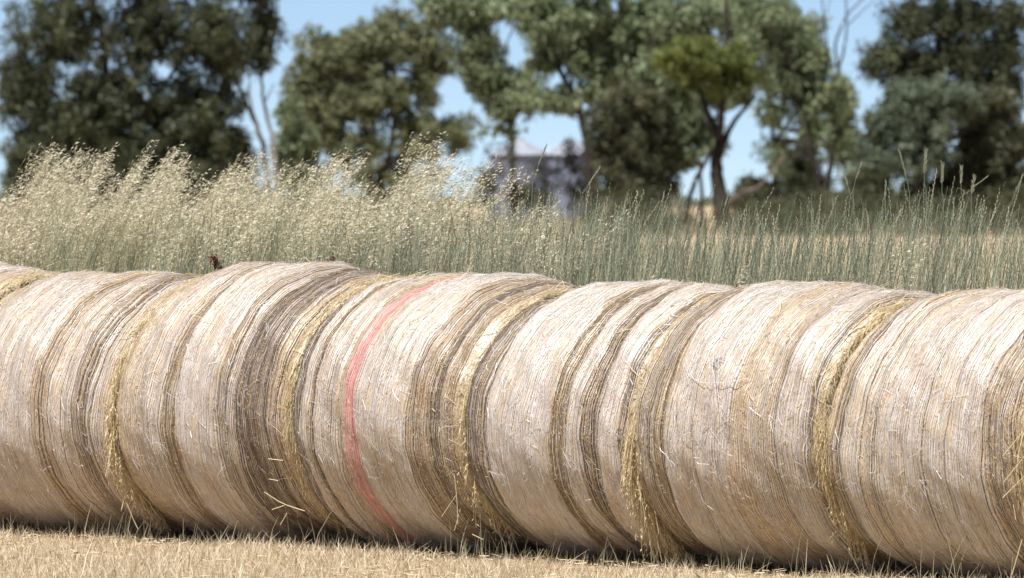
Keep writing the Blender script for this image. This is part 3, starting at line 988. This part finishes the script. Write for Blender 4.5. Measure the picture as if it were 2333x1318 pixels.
# a few tall stalks and loose seed heads that stand clear of the rest
def tall_stalk(px0, pts, Y, kind):
    """one tall flowering stalk; pts are its points in the photograph"""
    base = np.array(pxw(px0, 0, Y)); base[2] = 0
    P = [base - base] + [np.array(pxw(x_, y_, Y)) - base for x_, y_ in pts]
    P = smooth_path(P, 14)
    a = Acc()
    V, Q = tube(P, np.linspace(.0022, .0011, 14), 5)
    a.add(V, Q, np.full(len(V), .55, np.float32))
    m = 17
    r = np.random.default_rng(int(px0))
    fine = smooth_path(P[-4:], m + 1)
    for k in range(m):
        up = norm(fine[k + 1] - fine[k])
        sd = np.array([1., .3 * r.normal(), 0]) * (1 if k % 2 else -1)
        d = norm(up + sd * (r.uniform(.12, .30) if kind == 0 else r.uniform(.25, .8)))
        L = r.uniform(.016, .024)
        Pq = (fine[k] + d * np.array([[0], [.5], [1.]]) * L)[None]
        wq = norm(np.cross(d, np.array([0, 1., 0])))[None, None] * np.array([.4, 1, .15])[None, :, None] * .0017
        a.rib(Pq, wq, [np.clip(r.normal(.72 if kind == 0 else .97, .1), 0, 1)])
    o = a.build('ryegrass_stalk', M_RYE)
    o.location = base
    return o


STALKS = [
    (1195, [(1210, 500), (1220, 400), (1245, 332)], 0, 'lone tall green grass stalk in front of the silos'),
    (1290, [(1305, 500), (1330, 440), (1366, 382)], 0, 'grass stalk leaning right across the dark trunk beside the silos'),
    (1655, [(1650, 540), (1648, 490), (1660, 440)], 0, 'grass stalk crossing the foot of the thick leaning trunk'),
    (1945, [(1947, 520), (1935, 440), (1924, 398)], 0, 'grass stalk bent left, leftmost of the tall stalks by the dark right tree'),
    (1950, [(1944, 520), (1945, 430), (1962, 374)], 0, 'grass stalk bent right that crosses the one bent left'),
    (2070, [(2072, 520), (2070, 430), (2048, 342)], 0, 'tall green stalk curving left at its tip'),
    (2120, [(2112, 500), (2106, 420), (2110, 338)], 1, 'tallest brown-seeded stalk, upright before the dark right tree'),
    (2150, [(2150, 520), (2146, 440), (2148, 372)], 1, 'brown-seeded stalk just right of the tallest one'),
    (2200, [(2196, 520), (2190, 440), (2190, 378)], 1, 'white-seeded upright stalk right of the brown-seeded pair'),
    (2150, [(2170, 500), (2205, 440), (2248, 404)], 0, 'green stalk leaning far to the right among the tall stalks'),
    (2210, [(2214, 520), (2212, 460), (2220, 400)], 1, 'short white-seeded stalk under the tip of the leaning stalk'),
    (2020, [(2018, 520), (2016, 470), (2018, 415)], 0, 'straight green stalk left of the tall group'),
    (2290, [(2296, 540), (2308, 460), (2330, 400)], 0, 'rightmost tall stalk leaning out of the picture'),
]
for k, (b0, pts, kind, lab) in enumerate(STALKS):
    o = tall_stalk(b0, pts, 40.2 + .11 * k - (.0 if b0 > 1500 else -1.2), kind)
    tag(o, lab, 'grass stalk', 'tall grass stalks above the strip')


# two dark red-brown dock heads peeping over the bales
def dock(px, py, Y, label, seed, tilt):
    r = np.random.default_rng(seed)
    tp = np.array(pxw(px, py, Y)); base = np.array([tp[0] + .02, Y, 0.])
    root = empty('dock_weed', base)
    P = smooth_path([(0, 0, 0), (0, 0, tp[2] * .6), tp - base], 10)
    a = Acc(); V, Q = tube(P, np.linspace(.004, .002, 10), 5); a.add(V, Q, np.full(len(V), .6, np.float32))
    a.build('stem', M_DOCK, root)
    m = 170
    d = norm(np.array([[tilt, 0, 1.]]) + r.normal(0, .25, (m, 3)))
    c = (tp - base) + np.array([tilt, 0, 1.]) * r.uniform(-.055, .005, m)[:, None] + r.normal(0, .011, (m, 3))
    L = r.uniform(.008, .016, m)
    Pq = c[:, None] + d[:, None] * (np.array([-.5, 0, .5])[None, :, None] * L[:, None, None])
    wq = norm(np.cross(d, r.normal(0, 1, (m, 3))))[:, None] * (np.array([.4, 1, .3])[None, :, None] * .0045)
    a = Acc(); a.rib(Pq, wq, r.uniform(0, 1, m))
    a.build('seed_head', M_DOCK, root)
    tag(root, label, 'weed', 'red-brown dock weeds behind the bales')


dock(488, 590, 42.6, 'red-brown dock seed head above the top of the tallest bale', 1, -.5)
dock(756, 596, 41.6, 'red-brown dock seed head peeping over where the tallest bale slopes down', 2, -.9)
dock(790, 520, 44.0, 'small red-brown dock head deep in the wild oats', 3, -.2)


# ---------------------------------------------------------------- trees
def tree(name, label, Y, base_px, limbs, lobes, bark, leafmat, leaf=(.20, .065), droop=.3, seed=0, group='trees beyond the paddock', twigs=9, dense=2.5):
    r = np.random.default_rng(seed)
    m = Y / FPX
    bx = (base_px - IW / 2) * m
    root = empty(name, (bx, Y, 0))
    tag(root, label, 'tree', group)
    org = np.array([bx, Y, 0.])
    acc = Acc()
    nodes = []
    for pts, r0, r1 in limbs:
        P = np.array([pxw(x_, y_, Y) for x_, y_ in pts]) - org
        P[:, 1] += np.cumsum(r.normal(0, .25, len(P))) * (np.arange(len(P)) > 0)
        if P[0, 2] < .35: P[0, 2] = -.1
        n_ = max(8, len(pts) * 5)
        P = smooth_path(P, n_)
        P[1:-1] += r.normal(0, .02, (n_ - 2, 3))
        R = np.linspace(r0, r1, n_)
        if P[0, 2] < 0: R[:3] *= np.array([1.5, 1.2, 1.05])
        V, Q = tube(P, R, 8); acc.add(V, Q)
        nodes.append(P)
    nodes = np.concatenate(nodes)
    leaves = Acc()
    for lb in lobes:
        cx, cy, rx, ry, ncl, per = lb[:6]
        ncl = int(ncl * dense); per = per * .42
        rc = (lb[6] if len(lb) > 6 else .42) * .86
        c = np.array(pxw(cx, cy, Y)) - org
        sx, sz = rx * m, ry * m
        sy = max(1.0, min(sx, 3.2))
        # clump centres fill the lobe, thicker towards its outside
        d = norm(r.normal(0, 1, (ncl, 3)))
        q = r.random(ncl) ** .42 * np.where(r.random(ncl) < .16, 1.28, 1.0)
        cc = c + d * q[:, None] * np.array([sx, sy, sz])
        cc[:, 2] = np.maximum(cc[:, 2], .25)
        # branches towards the lobe
        for k in range(min(twigs, ncl)):
            e = cc[k]
            dist = np.linalg.norm(nodes - e, axis=1) + .6 * np.maximum(0, nodes[:, 2] - e[2])
            s_ = nodes[np.argmin(dist)]
            mid_ = (s_ + e) / 2 + r.normal(0, .18, 3) * np.linalg.norm(e - s_) * .5
            P = smooth_path([s_, mid_, e], 7)
            L_ = np.linalg.norm(e - s_)
            V, Q = tube(P, np.linspace(min(.09, .02 + .018 * L_), .012, 7), 5); acc.add(V, Q)
        rr = rc * r.uniform(.55, 1.3, ncl)
        cnt = np.maximum(8, (per * (rr / rc) ** 2 * r.uniform(.6, 1.3, ncl))).astype(int)
        j = np.repeat(np.arange(ncl), cnt); N = len(j)
        g = norm(r.normal(0, 1, (N, 3))) * (r.random(N) ** .5)[:, None]
        p = cc[j] + g * rr[j][:, None] * np.array([1.05, 1.05, 1.0 + droop * .8])
        p[:, 2] = np.maximum(p[:, 2], .05)
        dd = norm(r.normal(0, 1, (N, 3)) + np.array([0, 0, -droop * 3]))
        big = np.where(q[j] < .62, 1.9, 1.0)
        Lf = leaf[0] * r.uniform(.7, 1.6, N) * big; Wf = leaf[1] * r.uniform(1.2, 2.6, N) * big
        tint = np.clip(r.normal(.5, .2, N) + r.normal(0, .16, ncl)[j] + (lb[7] if len(lb) > 7 else 0), 0, 1)
        leaves.leaf(p, dd, Lf, norm(np.cross(dd, r.normal(0, 1, (N, 3)))), Wf * .5, tint)
    acc.build('trunk', bark, root, True)
    leaves.build('crown', leafmat, root)
    return root


tree('casuarina_tree', 'large dark needle-leaved tree filling the top left corner', 400, 215,
     [([(215, 540), (222, 420), (235, 300), (240, 120), (215, 20), (190, -80)], .30, .07), ([(238, 140), (262, 60), (280, -60)], .12, .05),
      ([(225, 400), (330, 260), (420, 120), (470, -20)], .16, .04), ([(222, 420), (120, 280), (60, 120), (30, 0)], .15, .04), ([(228, 380), (420, 330), (540, 260)], .12, .03)],
     [(140, 60, 130, 130, 46, 90), (60, 200, 70, 120, 30, 110), (330, 60, 120, 130, 46, 95), (470, 70, 110, 110, 44, 105), (250, 250, 190, 120, 75, 150), (130, 330, 110, 90, 50, 150),
      (440, 270, 120, 110, 55, 140), (330, 380, 200, 80, 60, 150), (120, 430, 110, 60, 36, 150), (520, 370, 70, 80, 26, 120), (300, -70, 280, 80, 40, 90), (200, 400, 180, 70, 40, 150), (440, 420, 130, 50, 30, 150), (60, 380, 50, 70, 18, 140)],
     M_BARK, L_DARK, (.26, .045), .35, 31, twigs=8, dense=3.5)
tree('slender_gum_tree', 'slender pale-stemmed tree at the right edge of the dark left tree', 406, 612,
     [([(612, 535), (606, 380), (585, 290), (545, 200), (525, 120), (520, 40)], .16, .05), ([(640, 535), (622, 330), (600, 230), (592, 140), (600, 40)], .12, .04), ([(604, 230), (625, 190)], .05, .02), ([(590, 300), (570, 220), (572, 150)], .06, .03)],
     [(600, 40, 45, 60, 16, 95), (560, 110, 50, 45, 14, 80), (600, 120, 28, 50, 10, 60), (560, -30, 80, 40, 14, 80), (520, 150, 40, 30, 9, 60)],
     M_BARKP, L_DARK, (.22, .05), .5, 32, twigs=6)
tree('olive_bush_tree', 'broad olive-brown domed tree left of the silos', 430, 850,
     [([(850, 535), (845, 400), (830, 280), (800, 180), (770, 110)], .22, .05), ([(850, 500), (890, 340), (900, 220), (900, 110)], .20, .05), ([(855, 480), (960, 340), (1030, 290)], .14, .04), ([(845, 440), (730, 320), (690, 220)], .14, .04)],
     [(740, 130, 78, 75, 46, 135), (690, 210, 50, 70, 30, 125), (850, 90, 70, 45, 30, 130, .42, .1), (1000, 130, 40, 60, 20, 120), (780, 240, 90, 70, 36, 130), (800, 160, 70, 90, 40, 140, .42, .12), (880, 90, 75, 70, 40, 140, .42, .08), (955, 90, 55, 70, 30, 130), (860, 220, 110, 80, 50, 140), (730, 290, 65, 60, 26, 125),
      (970, 180, 45, 70, 24, 120), (950, 300, 80, 55, 26, 110), (1040, 300, 55, 45, 18, 110), (940, 345, 95, 28, 22, 110, .35, .1), (800, 340, 90, 50, 28, 110), (880, 400, 130, 50, 30, 110)],
     M_BARKG, L_OLIVE, (.17, .05), .1, 33, twigs=7, dense=2.7)
tree('green_shrub', 'bright green shrub below the olive tree on its left', 415, 665,
     [([(665, 535), (662, 430), (655, 340), (650, 270)], .08, .03), ([(665, 500), (690, 380), (700, 320)], .06, .02)],
     [(660, 260, 28, 45, 14, 90), (690, 320, 45, 50, 20, 100), (650, 350, 40, 50, 18, 100), (690, 400, 60, 50, 20, 100)],
     M_BARKG, L_GUM, (.19, .06), .2, 34, group='shrubs under the trees', twigs=5)
tree('gum_tree', 'slim gum tree with a bare dark stem standing before the silos', 418, 1166,
     [([(1166, 535), (1168, 400), (1165, 290), (1140, 220), (1095, 150), (1060, 60)], .17, .05), ([(1164, 290), (1190, 220), (1200, 140)], .09, .03), ([(1166, 300), (1120, 290), (1080, 320), (1070, 380)], .05, .015), ([(1167, 330), (1110, 330), (1095, 390)], .03, .01), ([(1140, 220), (1150, 120), (1180, 40)], .08, .03)],
     [(1080, 100, 60, 55, 28, 110, .4, .1), (1060, 20, 70, 50, 26, 100), (1120, 180, 55, 50, 24, 100), (1190, 190, 50, 50, 22, 80), (1160, 235, 60, 35, 16, 70), (1000, 10, 50, 45, 16, 90), (1140, 10, 60, 40, 18, 80), (1080, 160, 40, 45, 16, 90), (1140, 290, 60, 20, 8, 30, .4)],
     M_BARK, L_GUM, (.24, .06), .5, 35, twigs=7, dense=2.3)
tree('gum_tree', 'big forked gum tree with a thick dark trunk right of the silos', 410, 1352,
     [([(1352, 540), (1345, 430), (1338, 330), (1318, 250), (1285, 180), (1255, 100), (1230, 10)], .30, .07), ([(1330, 280), (1350, 225), (1372, 165), (1400, 110), (1420, 30)], .15, .05), ([(1325, 262), (1250, 245), (1200, 208)], .08, .03), ([(1390, 130), (1470, 90), (1520, 20)], .08, .03), ([(1300, 210), (1310, 120), (1320, 20)], .09, .04)],
     [(1240, 30, 75, 60, 34, 105, .42), (1340, 40, 80, 55, 36, 120, .42, .1), (1450, 50, 90, 60, 42, 125, .42, .15), (1420, 130, 80, 55, 34, 120, .42, .12), (1510, 120, 60, 60, 28, 115, .42, .1), (1330, 130, 55, 40, 20, 90), (1240, 120, 50, 40, 16, 80), (1370, 190, 60, 40, 18, 85),
      (1290, 220, 45, 30, 14, 90, .36, .2), (1400, -50, 200, 50, 30, 90), (1230, 225, 60, 25, 10, 45)],
     M_BARK, L_GUM, (.25, .065), .5, 36, twigs=7, dense=2.3)
tree('wattle_tree', 'dense dark bushy tree reaching the ground right of the forked gum', 403, 1415,
     [([(1415, 545), (1412, 420), (1430, 300), (1450, 220)], .24, .06), ([(1412, 440), (1380, 340), (1370, 280)], .12, .04), ([(1415, 430), (1490, 330), (1510, 260)], .13, .04)],
     [(1450, 240, 80, 60, 36, 130, .42, .12), (1400, 320, 65, 80, 36, 140), (1480, 330, 70, 80, 38, 140), (1440, 420, 85, 70, 38, 140), (1500, 420, 50, 50, 18, 110), (1380, 270, 40, 50, 16, 110)],
     M_BARK, L_BROWN, (.20, .05), .2, 37, twigs=7, dense=2.8)
tree('yellow_wattle_tree', 'tree with a yellow-green domed top and a thick leaning trunk', 398, 1645,
     [([(1648, 560), (1640, 450), (1632, 380), (1640, 320), (1610, 250), (1590, 180)], .44, .09), ([(1640, 350), (1668, 285), (1700, 245), (1724, 215)], .16, .05), ([(1638, 320), (1650, 200), (1655, 100), (1655, -40)], .16, .08), ([(1700, 245), (1690, 190), (1680, 150)], .07, .03), ([(1560, 555), (1572, 450), (1600, 380), (1636, 330)], .13, .10)],
     [(1590, 112, 70, 24, 30, 140, .36, .15), (1665, 128, 52, 34, 24, 140, .36, .1), (1535, 135, 50, 26, 14, 110, .36, .05), (1620, 150, 85, 34, 26, 110, .36, -.15), (1695, 170, 28, 34, 10, 90), (1560, 170, 40, 40, 8, 80, .36, -.2), (1640, 200, 70, 30, 10, 80, .36, -.3)],
     M_BARK, L_YELLOW, (.17, .05), .1, 38, twigs=6)
tree('sparse_gum_tree', 'sparse green tree tangled around and below the yellow-green dome', 404, 1600,
     [([(1600, 545), (1598, 430), (1590, 330), (1570, 240)], .12, .04), ([(1596, 380), (1540, 300), (1510, 230)], .07, .03), ([(1592, 330), (1640, 250), (1660, 200)], .07, .03)],
     [(1570, 200, 70, 45, 26, 100), (1650, 210, 60, 40, 22, 90), (1520, 240, 45, 45, 18, 110, .4, .1), (1570, 290, 70, 45, 24, 90), (1620, 320, 40, 40, 14, 80), (1550, 350, 55, 45, 16, 80), (1540, 40, 60, 60, 24, 90), (1600, 30, 70, 50, 24, 90), (1700, 120, 40, 70, 18, 90), (1560, 120, 45, 45, 18, 110, .4, .15), (1680, 190, 50, 40, 16, 90), (1500, 170, 60, 50, 22, 110, .4, .1)],
     M_BARKG, L_GUM, (.22, .055), .4, 39, twigs=8)
tree('gum_tree', 'tall open gum with bare upright forks against the sky on the right', 422, 1880,
     [([(1880, 545), (1868, 450), (1845, 340), (1832, 250), (1800, 150), (1760, 50)], .17, .05), ([(1872, 480), (1892, 380), (1898, 290), (1905, 220), (1910, 155)], .17, .08), ([(1909, 160), (1904, 100), (1922, 50), (1948, 15), (1990, -25)], .07, .03), ([(1911, 160), (1926, 100), (1930, 50), (1925, -30)], .07, .03), ([(1930, 60), (1965, 25), (2010, -15)], .035, .015),
      ([(1838, 270), (1880, 170), (1882, 90), (1868, -20)], .07, .03), ([(1880, 110), (1875, 50), (1900, -20)], .03, .015), ([(1800, 150), (1720, 80), (1680, 10)], .08, .03)],
     [(1740, 30, 90, 50, 30, 85), (1800, 110, 65, 50, 28, 95), (1850, 130, 45, 50, 20, 95, .4, .05), (1790, 180, 60, 35, 18, 75), (1880, 200, 55, 40, 22, 95, .4, .2), (1920, 230, 35, 50, 16, 95, .4, .2), (1850, 230, 50, 40, 16, 80), (1760, 250, 45, 45, 14, 60), (1770, 330, 40, 45, 10, 60), (1690, 70, 60, 50, 14, 70), (1920, 300, 40, 40, 12, 75), (1660, 10, 90, 40, 20, 80)],
     M_BARK, L_GUM, (.23, .055), .5, 40, twigs=7, dense=2.3)
tree('pine_tree', 'large dark airy tree filling the top right corner', 402, 2140,
     [([(2145, 545), (2142, 400), (2140, 250), (2140, 100), (2140, -80)], .30, .12), ([(2141, 180), (2060, 120), (1990, 130)], .09, .03), ([(2141, 120), (2230, 60), (2300, -10)], .10, .03), ([(2141, 250), (2230, 190), (2310, 150)], .10, .03), ([(2141, 60), (2080, 0), (2050, -60)], .08, .03), ([(2141, 330), (2260, 270), (2340, 250)], .10, .03)],
     [(2120, 40, 90, 60, 30, 100), (2220, 40, 80, 60, 26, 95), (2060, 60, 50, 60, 18, 85), (2020, 120, 60, 32, 16, 70, .4, .15), (2000, 150, 45, 25, 8, 60), (2180, 130, 90, 55, 32, 110), (2290, 120, 60, 60, 22, 95), (2090, 150, 55, 40, 18, 90), (2250, 200, 100, 45, 30, 115), (2200, -50, 200, 50, 26, 80), (2320, 30, 40, 60, 12, 80), (2060, 190, 50, 30, 12, 80)],
     M_BARK, L_DARK, (.24, .042), .35, 41, twigs=8, dense=3.2)
tree('grey_wattle_tree', 'grey-green bushy tree in front of the dark right-hand tree', 394, 2090,
     [([(2090, 545), (2092, 430), (2085, 330), (2060, 260)], .16, .05), ([(2091, 400), (2140, 310), (2170, 250)], .10, .04), ([(2091, 420), (2020, 350), (1990, 300)], .09, .03)],
     [(2060, 235, 55, 40, 32, 140, .38, .15), (2140, 220, 65, 40, 36, 140, .38, .18), (2190, 235, 40, 35, 20, 130, .38, .1), (2010, 290, 50, 45, 22, 110), (2100, 290, 85, 45, 34, 125), (2080, 360, 90, 50, 30, 125), (1990, 360, 50, 45, 16, 95)],
     M_BARK, L_GREY, (.20, .05), .15, 42, twigs=7)
tree('brown_leaved_tree', 'dark low tree with a brownish patch at the right edge', 396, 2290,
     [([(2290, 545), (2285, 430), (2270, 330), (2250, 270)], .16, .05), ([(2286, 420), (2330, 330), (2340, 280)], .10, .04)],
     [(2240, 300, 70, 60, 34, 135), (2310, 330, 45, 55, 24, 130, .4, .25), (2230, 380, 80, 60, 36, 140), (2310, 420, 70, 50, 28, 135), (2190, 420, 70, 55, 30, 135), (2270, 240, 60, 40, 20, 115), (2250, 460, 110, 40, 34, 135), (2120, 440, 60, 45, 22, 130)],
     M_BARK, L_BROWN, (.20, .05), .2, 43, twigs=7)
tree('gum_tree', 'broad leafy gum filling in behind the forked gum and the yellow-green dome', 446, 1500,
     [([(1500, 530), (1498, 420), (1490, 300), (1470, 180), (1440, 60)], .22, .06), ([(1494, 340), (1550, 230), (1580, 120), (1590, 20)], .12, .04), ([(1490, 300), (1420, 220), (1380, 140)], .10, .04)],
     [(1380, 110, 70, 60, 26, 110), (1460, 190, 70, 50, 28, 110), (1540, 190, 60, 60, 26, 110), (1470, 90, 70, 60, 28, 115, .42, .1), (1560, 70, 60, 60, 26, 110), (1280, 80, 60, 60, 18, 90), (1530, 280, 60, 50, 20, 100)],
     M_BARK, L_GUM, (.24, .06), .5, 48, twigs=6, dense=2.3)
tree('gum_tree', 'hazy green gum behind the bare upright forks on the right', 450, 1770,
     [([(1770, 530), (1765, 420), (1760, 300), (1740, 180), (1720, 60)], .18, .05), ([(1762, 330), (1820, 240), (1850, 160)], .10, .03)],
     [(1720, 70, 70, 60, 26, 100), (1780, 60, 60, 60, 24, 100), (1740, 170, 55, 50, 18, 85), (1820, 190, 60, 50, 22, 95), (1850, 290, 55, 45, 18, 90), (1790, 370, 40, 40, 12, 90), (1930, 330, 50, 50, 18, 90), (1840, 80, 40, 50, 14, 90), (1960, 400, 50, 40, 14, 100)],
     M_BARK, L_GUM, (.23, .055), .5, 49, twigs=7, dense=2.3)
tree('dark_shrub', 'dark spiky shrub between the gum stems on the right', 428, 1835,
     [([(1835, 535), (1832, 450), (1828, 380)], .07, .03)],
     [(1830, 370, 42, 40, 20, 130), (1825, 420, 50, 40, 20, 130), (1845, 465, 60, 35, 18, 120)],
     M_BARK, L_DARK, (.24, .04), -.2, 44, group='shrubs under the trees', twigs=4)
tree('dark_shrub', 'low round dark shrub right of the thick leaning trunk', 424, 1730,
     [([(1730, 535), (1728, 480), (1722, 440)], .06, .03)],
     [(1715, 430, 40, 24, 16, 120), (1750, 450, 45, 28, 18, 120), (1700, 465, 40, 25, 12, 110)],
     M_BARK, L_BROWN, (.20, .05), .0, 45, group='shrubs under the trees', twigs=4)
tree('dark_shrub', 'dark shrub by the left foot of the grey-green tree', 430, 1985,
     [([(1985, 535), (1985, 470), (1990, 420)], .06, .03)],
     [(1985, 420, 60, 40, 20, 100), (2010, 470, 60, 35, 18, 110), (1950, 470, 40, 25, 10, 90)],
     M_BARK, L_BROWN, (.20, .05), .0, 46, group='shrubs under the trees', twigs=4)

tree('bare_shrub', 'thin bare-twigged shrub in front of the silos', 412, 1235,
     [([(1235, 540), (1228, 470), (1210, 400), (1180, 350)], .05, .015), ([(1236, 520), (1262, 430), (1290, 370), (1300, 330)], .05, .015), ([(1232, 480), (1250, 400), (1240, 345)], .035, .012), ([(1262, 430), (1310, 400), (1335, 350)], .03, .012), ([(1215, 415), (1160, 395), (1120, 350)], .03, .01), ([(1290, 480), (1330, 420), (1350, 380)], .04, .012)],
     [(1300, 360, 45, 40, 9, 34), (1240, 400, 60, 50, 8, 26), (1150, 350, 45, 40, 7, 26), (1320, 430, 40, 40, 10, 50), (1110, 420, 40, 50, 12, 60), (1200, 450, 70, 30, 14, 60)],
     M_BARKG, L_BROWN, (.18, .045), .2, 47, group='shrubs under the trees', twigs=9)

# pale fallen branch leaning by the low shrub
acc = Acc()
Yb = 415
b0 = np.array(pxw(1665, 505, Yb))
P = np.array([pxw(x_, y_, Yb) for x_, y_ in [(1650, 470), (1690, 440), (1730, 425), (1752, 395), (1790, 355)]]) - np.array([b0[0], Yb, 0])
P[0, 2] = max(P[0, 2], .2)
V, Q = tube(smooth_path(P, 14), np.linspace(.10, .04, 14), 7); acc.add(V, Q)
P2 = smooth_path([P[1], P[1] * .5 + np.array([-.6, .3, -.1]), np.array([-.8, .4, -.05])], 8)
V, Q = tube(P2, np.linspace(.09, .06, 8), 7); acc.add(V, Q)
o = acc.build('dead_branch', M_BARKG)
o.location = (b0[0], Yb, 0)
tag(o, 'pale dead branch slanting up over the low round shrub', 'dead branch')

# ---------------------------------------------------------------- far wood on the horizon
n = 15000
Yf = 1900.0
xx = rng.uniform(-220, 260, n)
ht = 3.2 + 1.3 * np.sin(xx * .09) + 1.0 * np.sin(xx * .23 + 1) + .8 * np.sin(xx * .71)
z = rng.random(n) ** .8 * np.maximum(ht, 1.2)
p = np.stack([xx, Yf + rng.normal(0, 12, n), z], -1)
d = norm(rng.normal(0, 1, (n, 3)))
a = Acc(); a.leaf(p, d, np.full(n, 1.2), norm(np.cross(d, rng.normal(0, 1, (n, 3)))), np.full(n, .4), np.clip(rng.normal(.5, .25, n), 0, 1))
tag(a.build('far_wood', L_GREY), 'low line of distant woodland on the horizon', 'woodland', kind='stuff')

# tall dry grass around the feet of the trees
n = 22000
x = rng.uniform(-34, 34, n); y = rng.uniform(372, 520, n)
h = rng.gamma(7, .07, n) * (.7 + .5 * np.sin(x * .8) * np.sin(y * .13 + x * .2)) + .08
a = blades('tufts', x, y, h, rng.uniform(.02, .05, n), np.clip(rng.normal(.45, .25, n), 0, 1), M_LAWN, .3, K=2)
tag(a.build('dry_tussocks', M_LAWN), 'long dry grass standing round the feet of the trees', 'dry grass', kind='stuff')

# low grey scrub in front of the trees
n = 44000
cy_ = rng.uniform(360, 436, 420)
px_ = np.where(rng.random(420) < .66, rng.uniform(1665, 2600, 420), np.where(rng.random(420) < .4, rng.uniform(1340, 1560, 420), rng.uniform(-500, 1120, 420)))
cx_ = (px_ - IW / 2) * cy_ / FPX
j = rng.integers(0, 420, n)
x = cx_[j] + rng.normal(0, .7, n); y = cy_[j] + rng.normal(0, .7, n)
hh_ = rng.uniform(.5, 2.3, 420)[j]
z = rng.random(n) ** .8 * hh_
d = norm(rng.normal(0, 1, (n, 3)) + np.array([0, 0, .5]))
L = rng.uniform(.10, .26, n)
a = Acc(); a.leaf(np.stack([x, y, z], -1), d, L, norm(np.cross(d, rng.normal(0, 1, (n, 3)))), np.full(n, .042), np.clip(rng.normal(.4, .25, n), 0, 1))
tag(a.build('low_scrub', L_BROWN), 'low dark green scrub on the ground in front of the trees', 'scrub', kind='stuff')

# ---------------------------------------------------------------- the two silos
def mat_steel(name, c):
    k = NT(name)
    g = k.n('ShaderNodeNewGeometry').outputs['Position']
    f = k.noise(k.vmul(g, (2, 2, .6)), 1.0, 4, .6)
    k.b.inputs['Metallic'].default_value = 0.25
    return k.done(k.ramp(f, [(.3, tuple(v * .82 for v in c)), (.7, c)]), .5, .4)


M_WALL = mat_steel('galvanised_wall_shaded', (0.23, 0.265, 0.355))  # wall's shade put into its colour, darker and bluer than the roof
M_ROOF = mat_steel('galvanised_roof', (0.40, 0.42, 0.47))


def silo(px, Y, R, label):
    m = Y / FPX
    root = empty('grain_silo', ((px - IW / 2) * m, Y, 0))
    tag(root, label, 'silo', 'grain silos behind the trees')
    eave = CAMH + (HOR - 353) * m
    apex = CAMH + (HOR - 320) * m
    rings = 6
    hh = eave / rings
    for k in range(rings):
        nz, sd = 15, 48
        zz = np.linspace(0, hh - .012, nz)
        an = np.linspace(0, 2 * math.pi, sd, endpoint=False)
        rr = R + .018 * np.sin(np.arange(nz) * math.pi) + .022 * np.cos(zz / .076 * 2 * math.pi)
        V = np.stack([np.cos(an)[None] * rr[:, None], np.sin(an)[None] * rr[:, None], np.repeat(zz[:, None], sd, 1)], -1).reshape(-1, 3)
        i_ = np.arange(nz - 1)[:, None] * sd; j_ = np.arange(sd)[None]; j2 = (j_ + 1) % sd
        Q = np.stack([i_ + j_, i_ + j2, i_ + sd + j2, i_ + sd + j_], -1).reshape(-1, 4)
        o = mesh_quads('wall_sheet', V, Q, M_WALL, root, None, True)
        o.location = (0, 0, k * hh)
    prof = [(R + .16, eave - .05), (R + .16, eave), (R * .5, eave + (apex - eave) * .52), (.30, apex - .04), (.28, apex + .10), (.02, apex + .14)]
    sd = 48
    an = np.linspace(0, 2 * math.pi, sd, endpoint=False)
    V = np.concatenate([np.stack([np.cos(an) * r_ * (1 + (.006 if q % 2 else -.006)), np.sin(an) * r_, np.full(sd, z_)], -1) for q, (r_, z_) in enumerate(prof)])
    i_ = np.arange(len(prof) - 1)[:, None] * sd; j_ = np.arange(sd)[None]; j2 = (j_ + 1) % sd
    mesh_quads('roof', V, np.stack([i_ + j_, i_ + j2, i_ + sd + j2, i_ + sd + j_], -1).reshape(-1, 4), M_ROOF, root)
    # seams down the wall and ribs on the roof
    for k in range(10):
        a_ = k * 2 * math.pi / 10 + .2
        cs, sn = math.cos(a_), math.sin(a_)
        V, Q = tube([((R + .03) * cs, (R + .03) * sn, 0), ((R + .03) * cs, (R + .03) * sn, eave - .06)], [.03, .03], 4)
        mesh_quads('wall_post', V, Q, M_WALL, root)
        V, Q = tube([((R + .15) * cs, (R + .15) * sn, eave + .03), (.32 * cs, .32 * sn, apex - .01)], [.025, .02], 4)
        mesh_quads('roof_rib', V, Q, M_ROOF, root)


silo(1186, 565, 2.05, 'left silver grain silo with a conical white roof')
silo(1302, 565, 2.0, 'right silver grain silo, partly hidden by the forked gum')
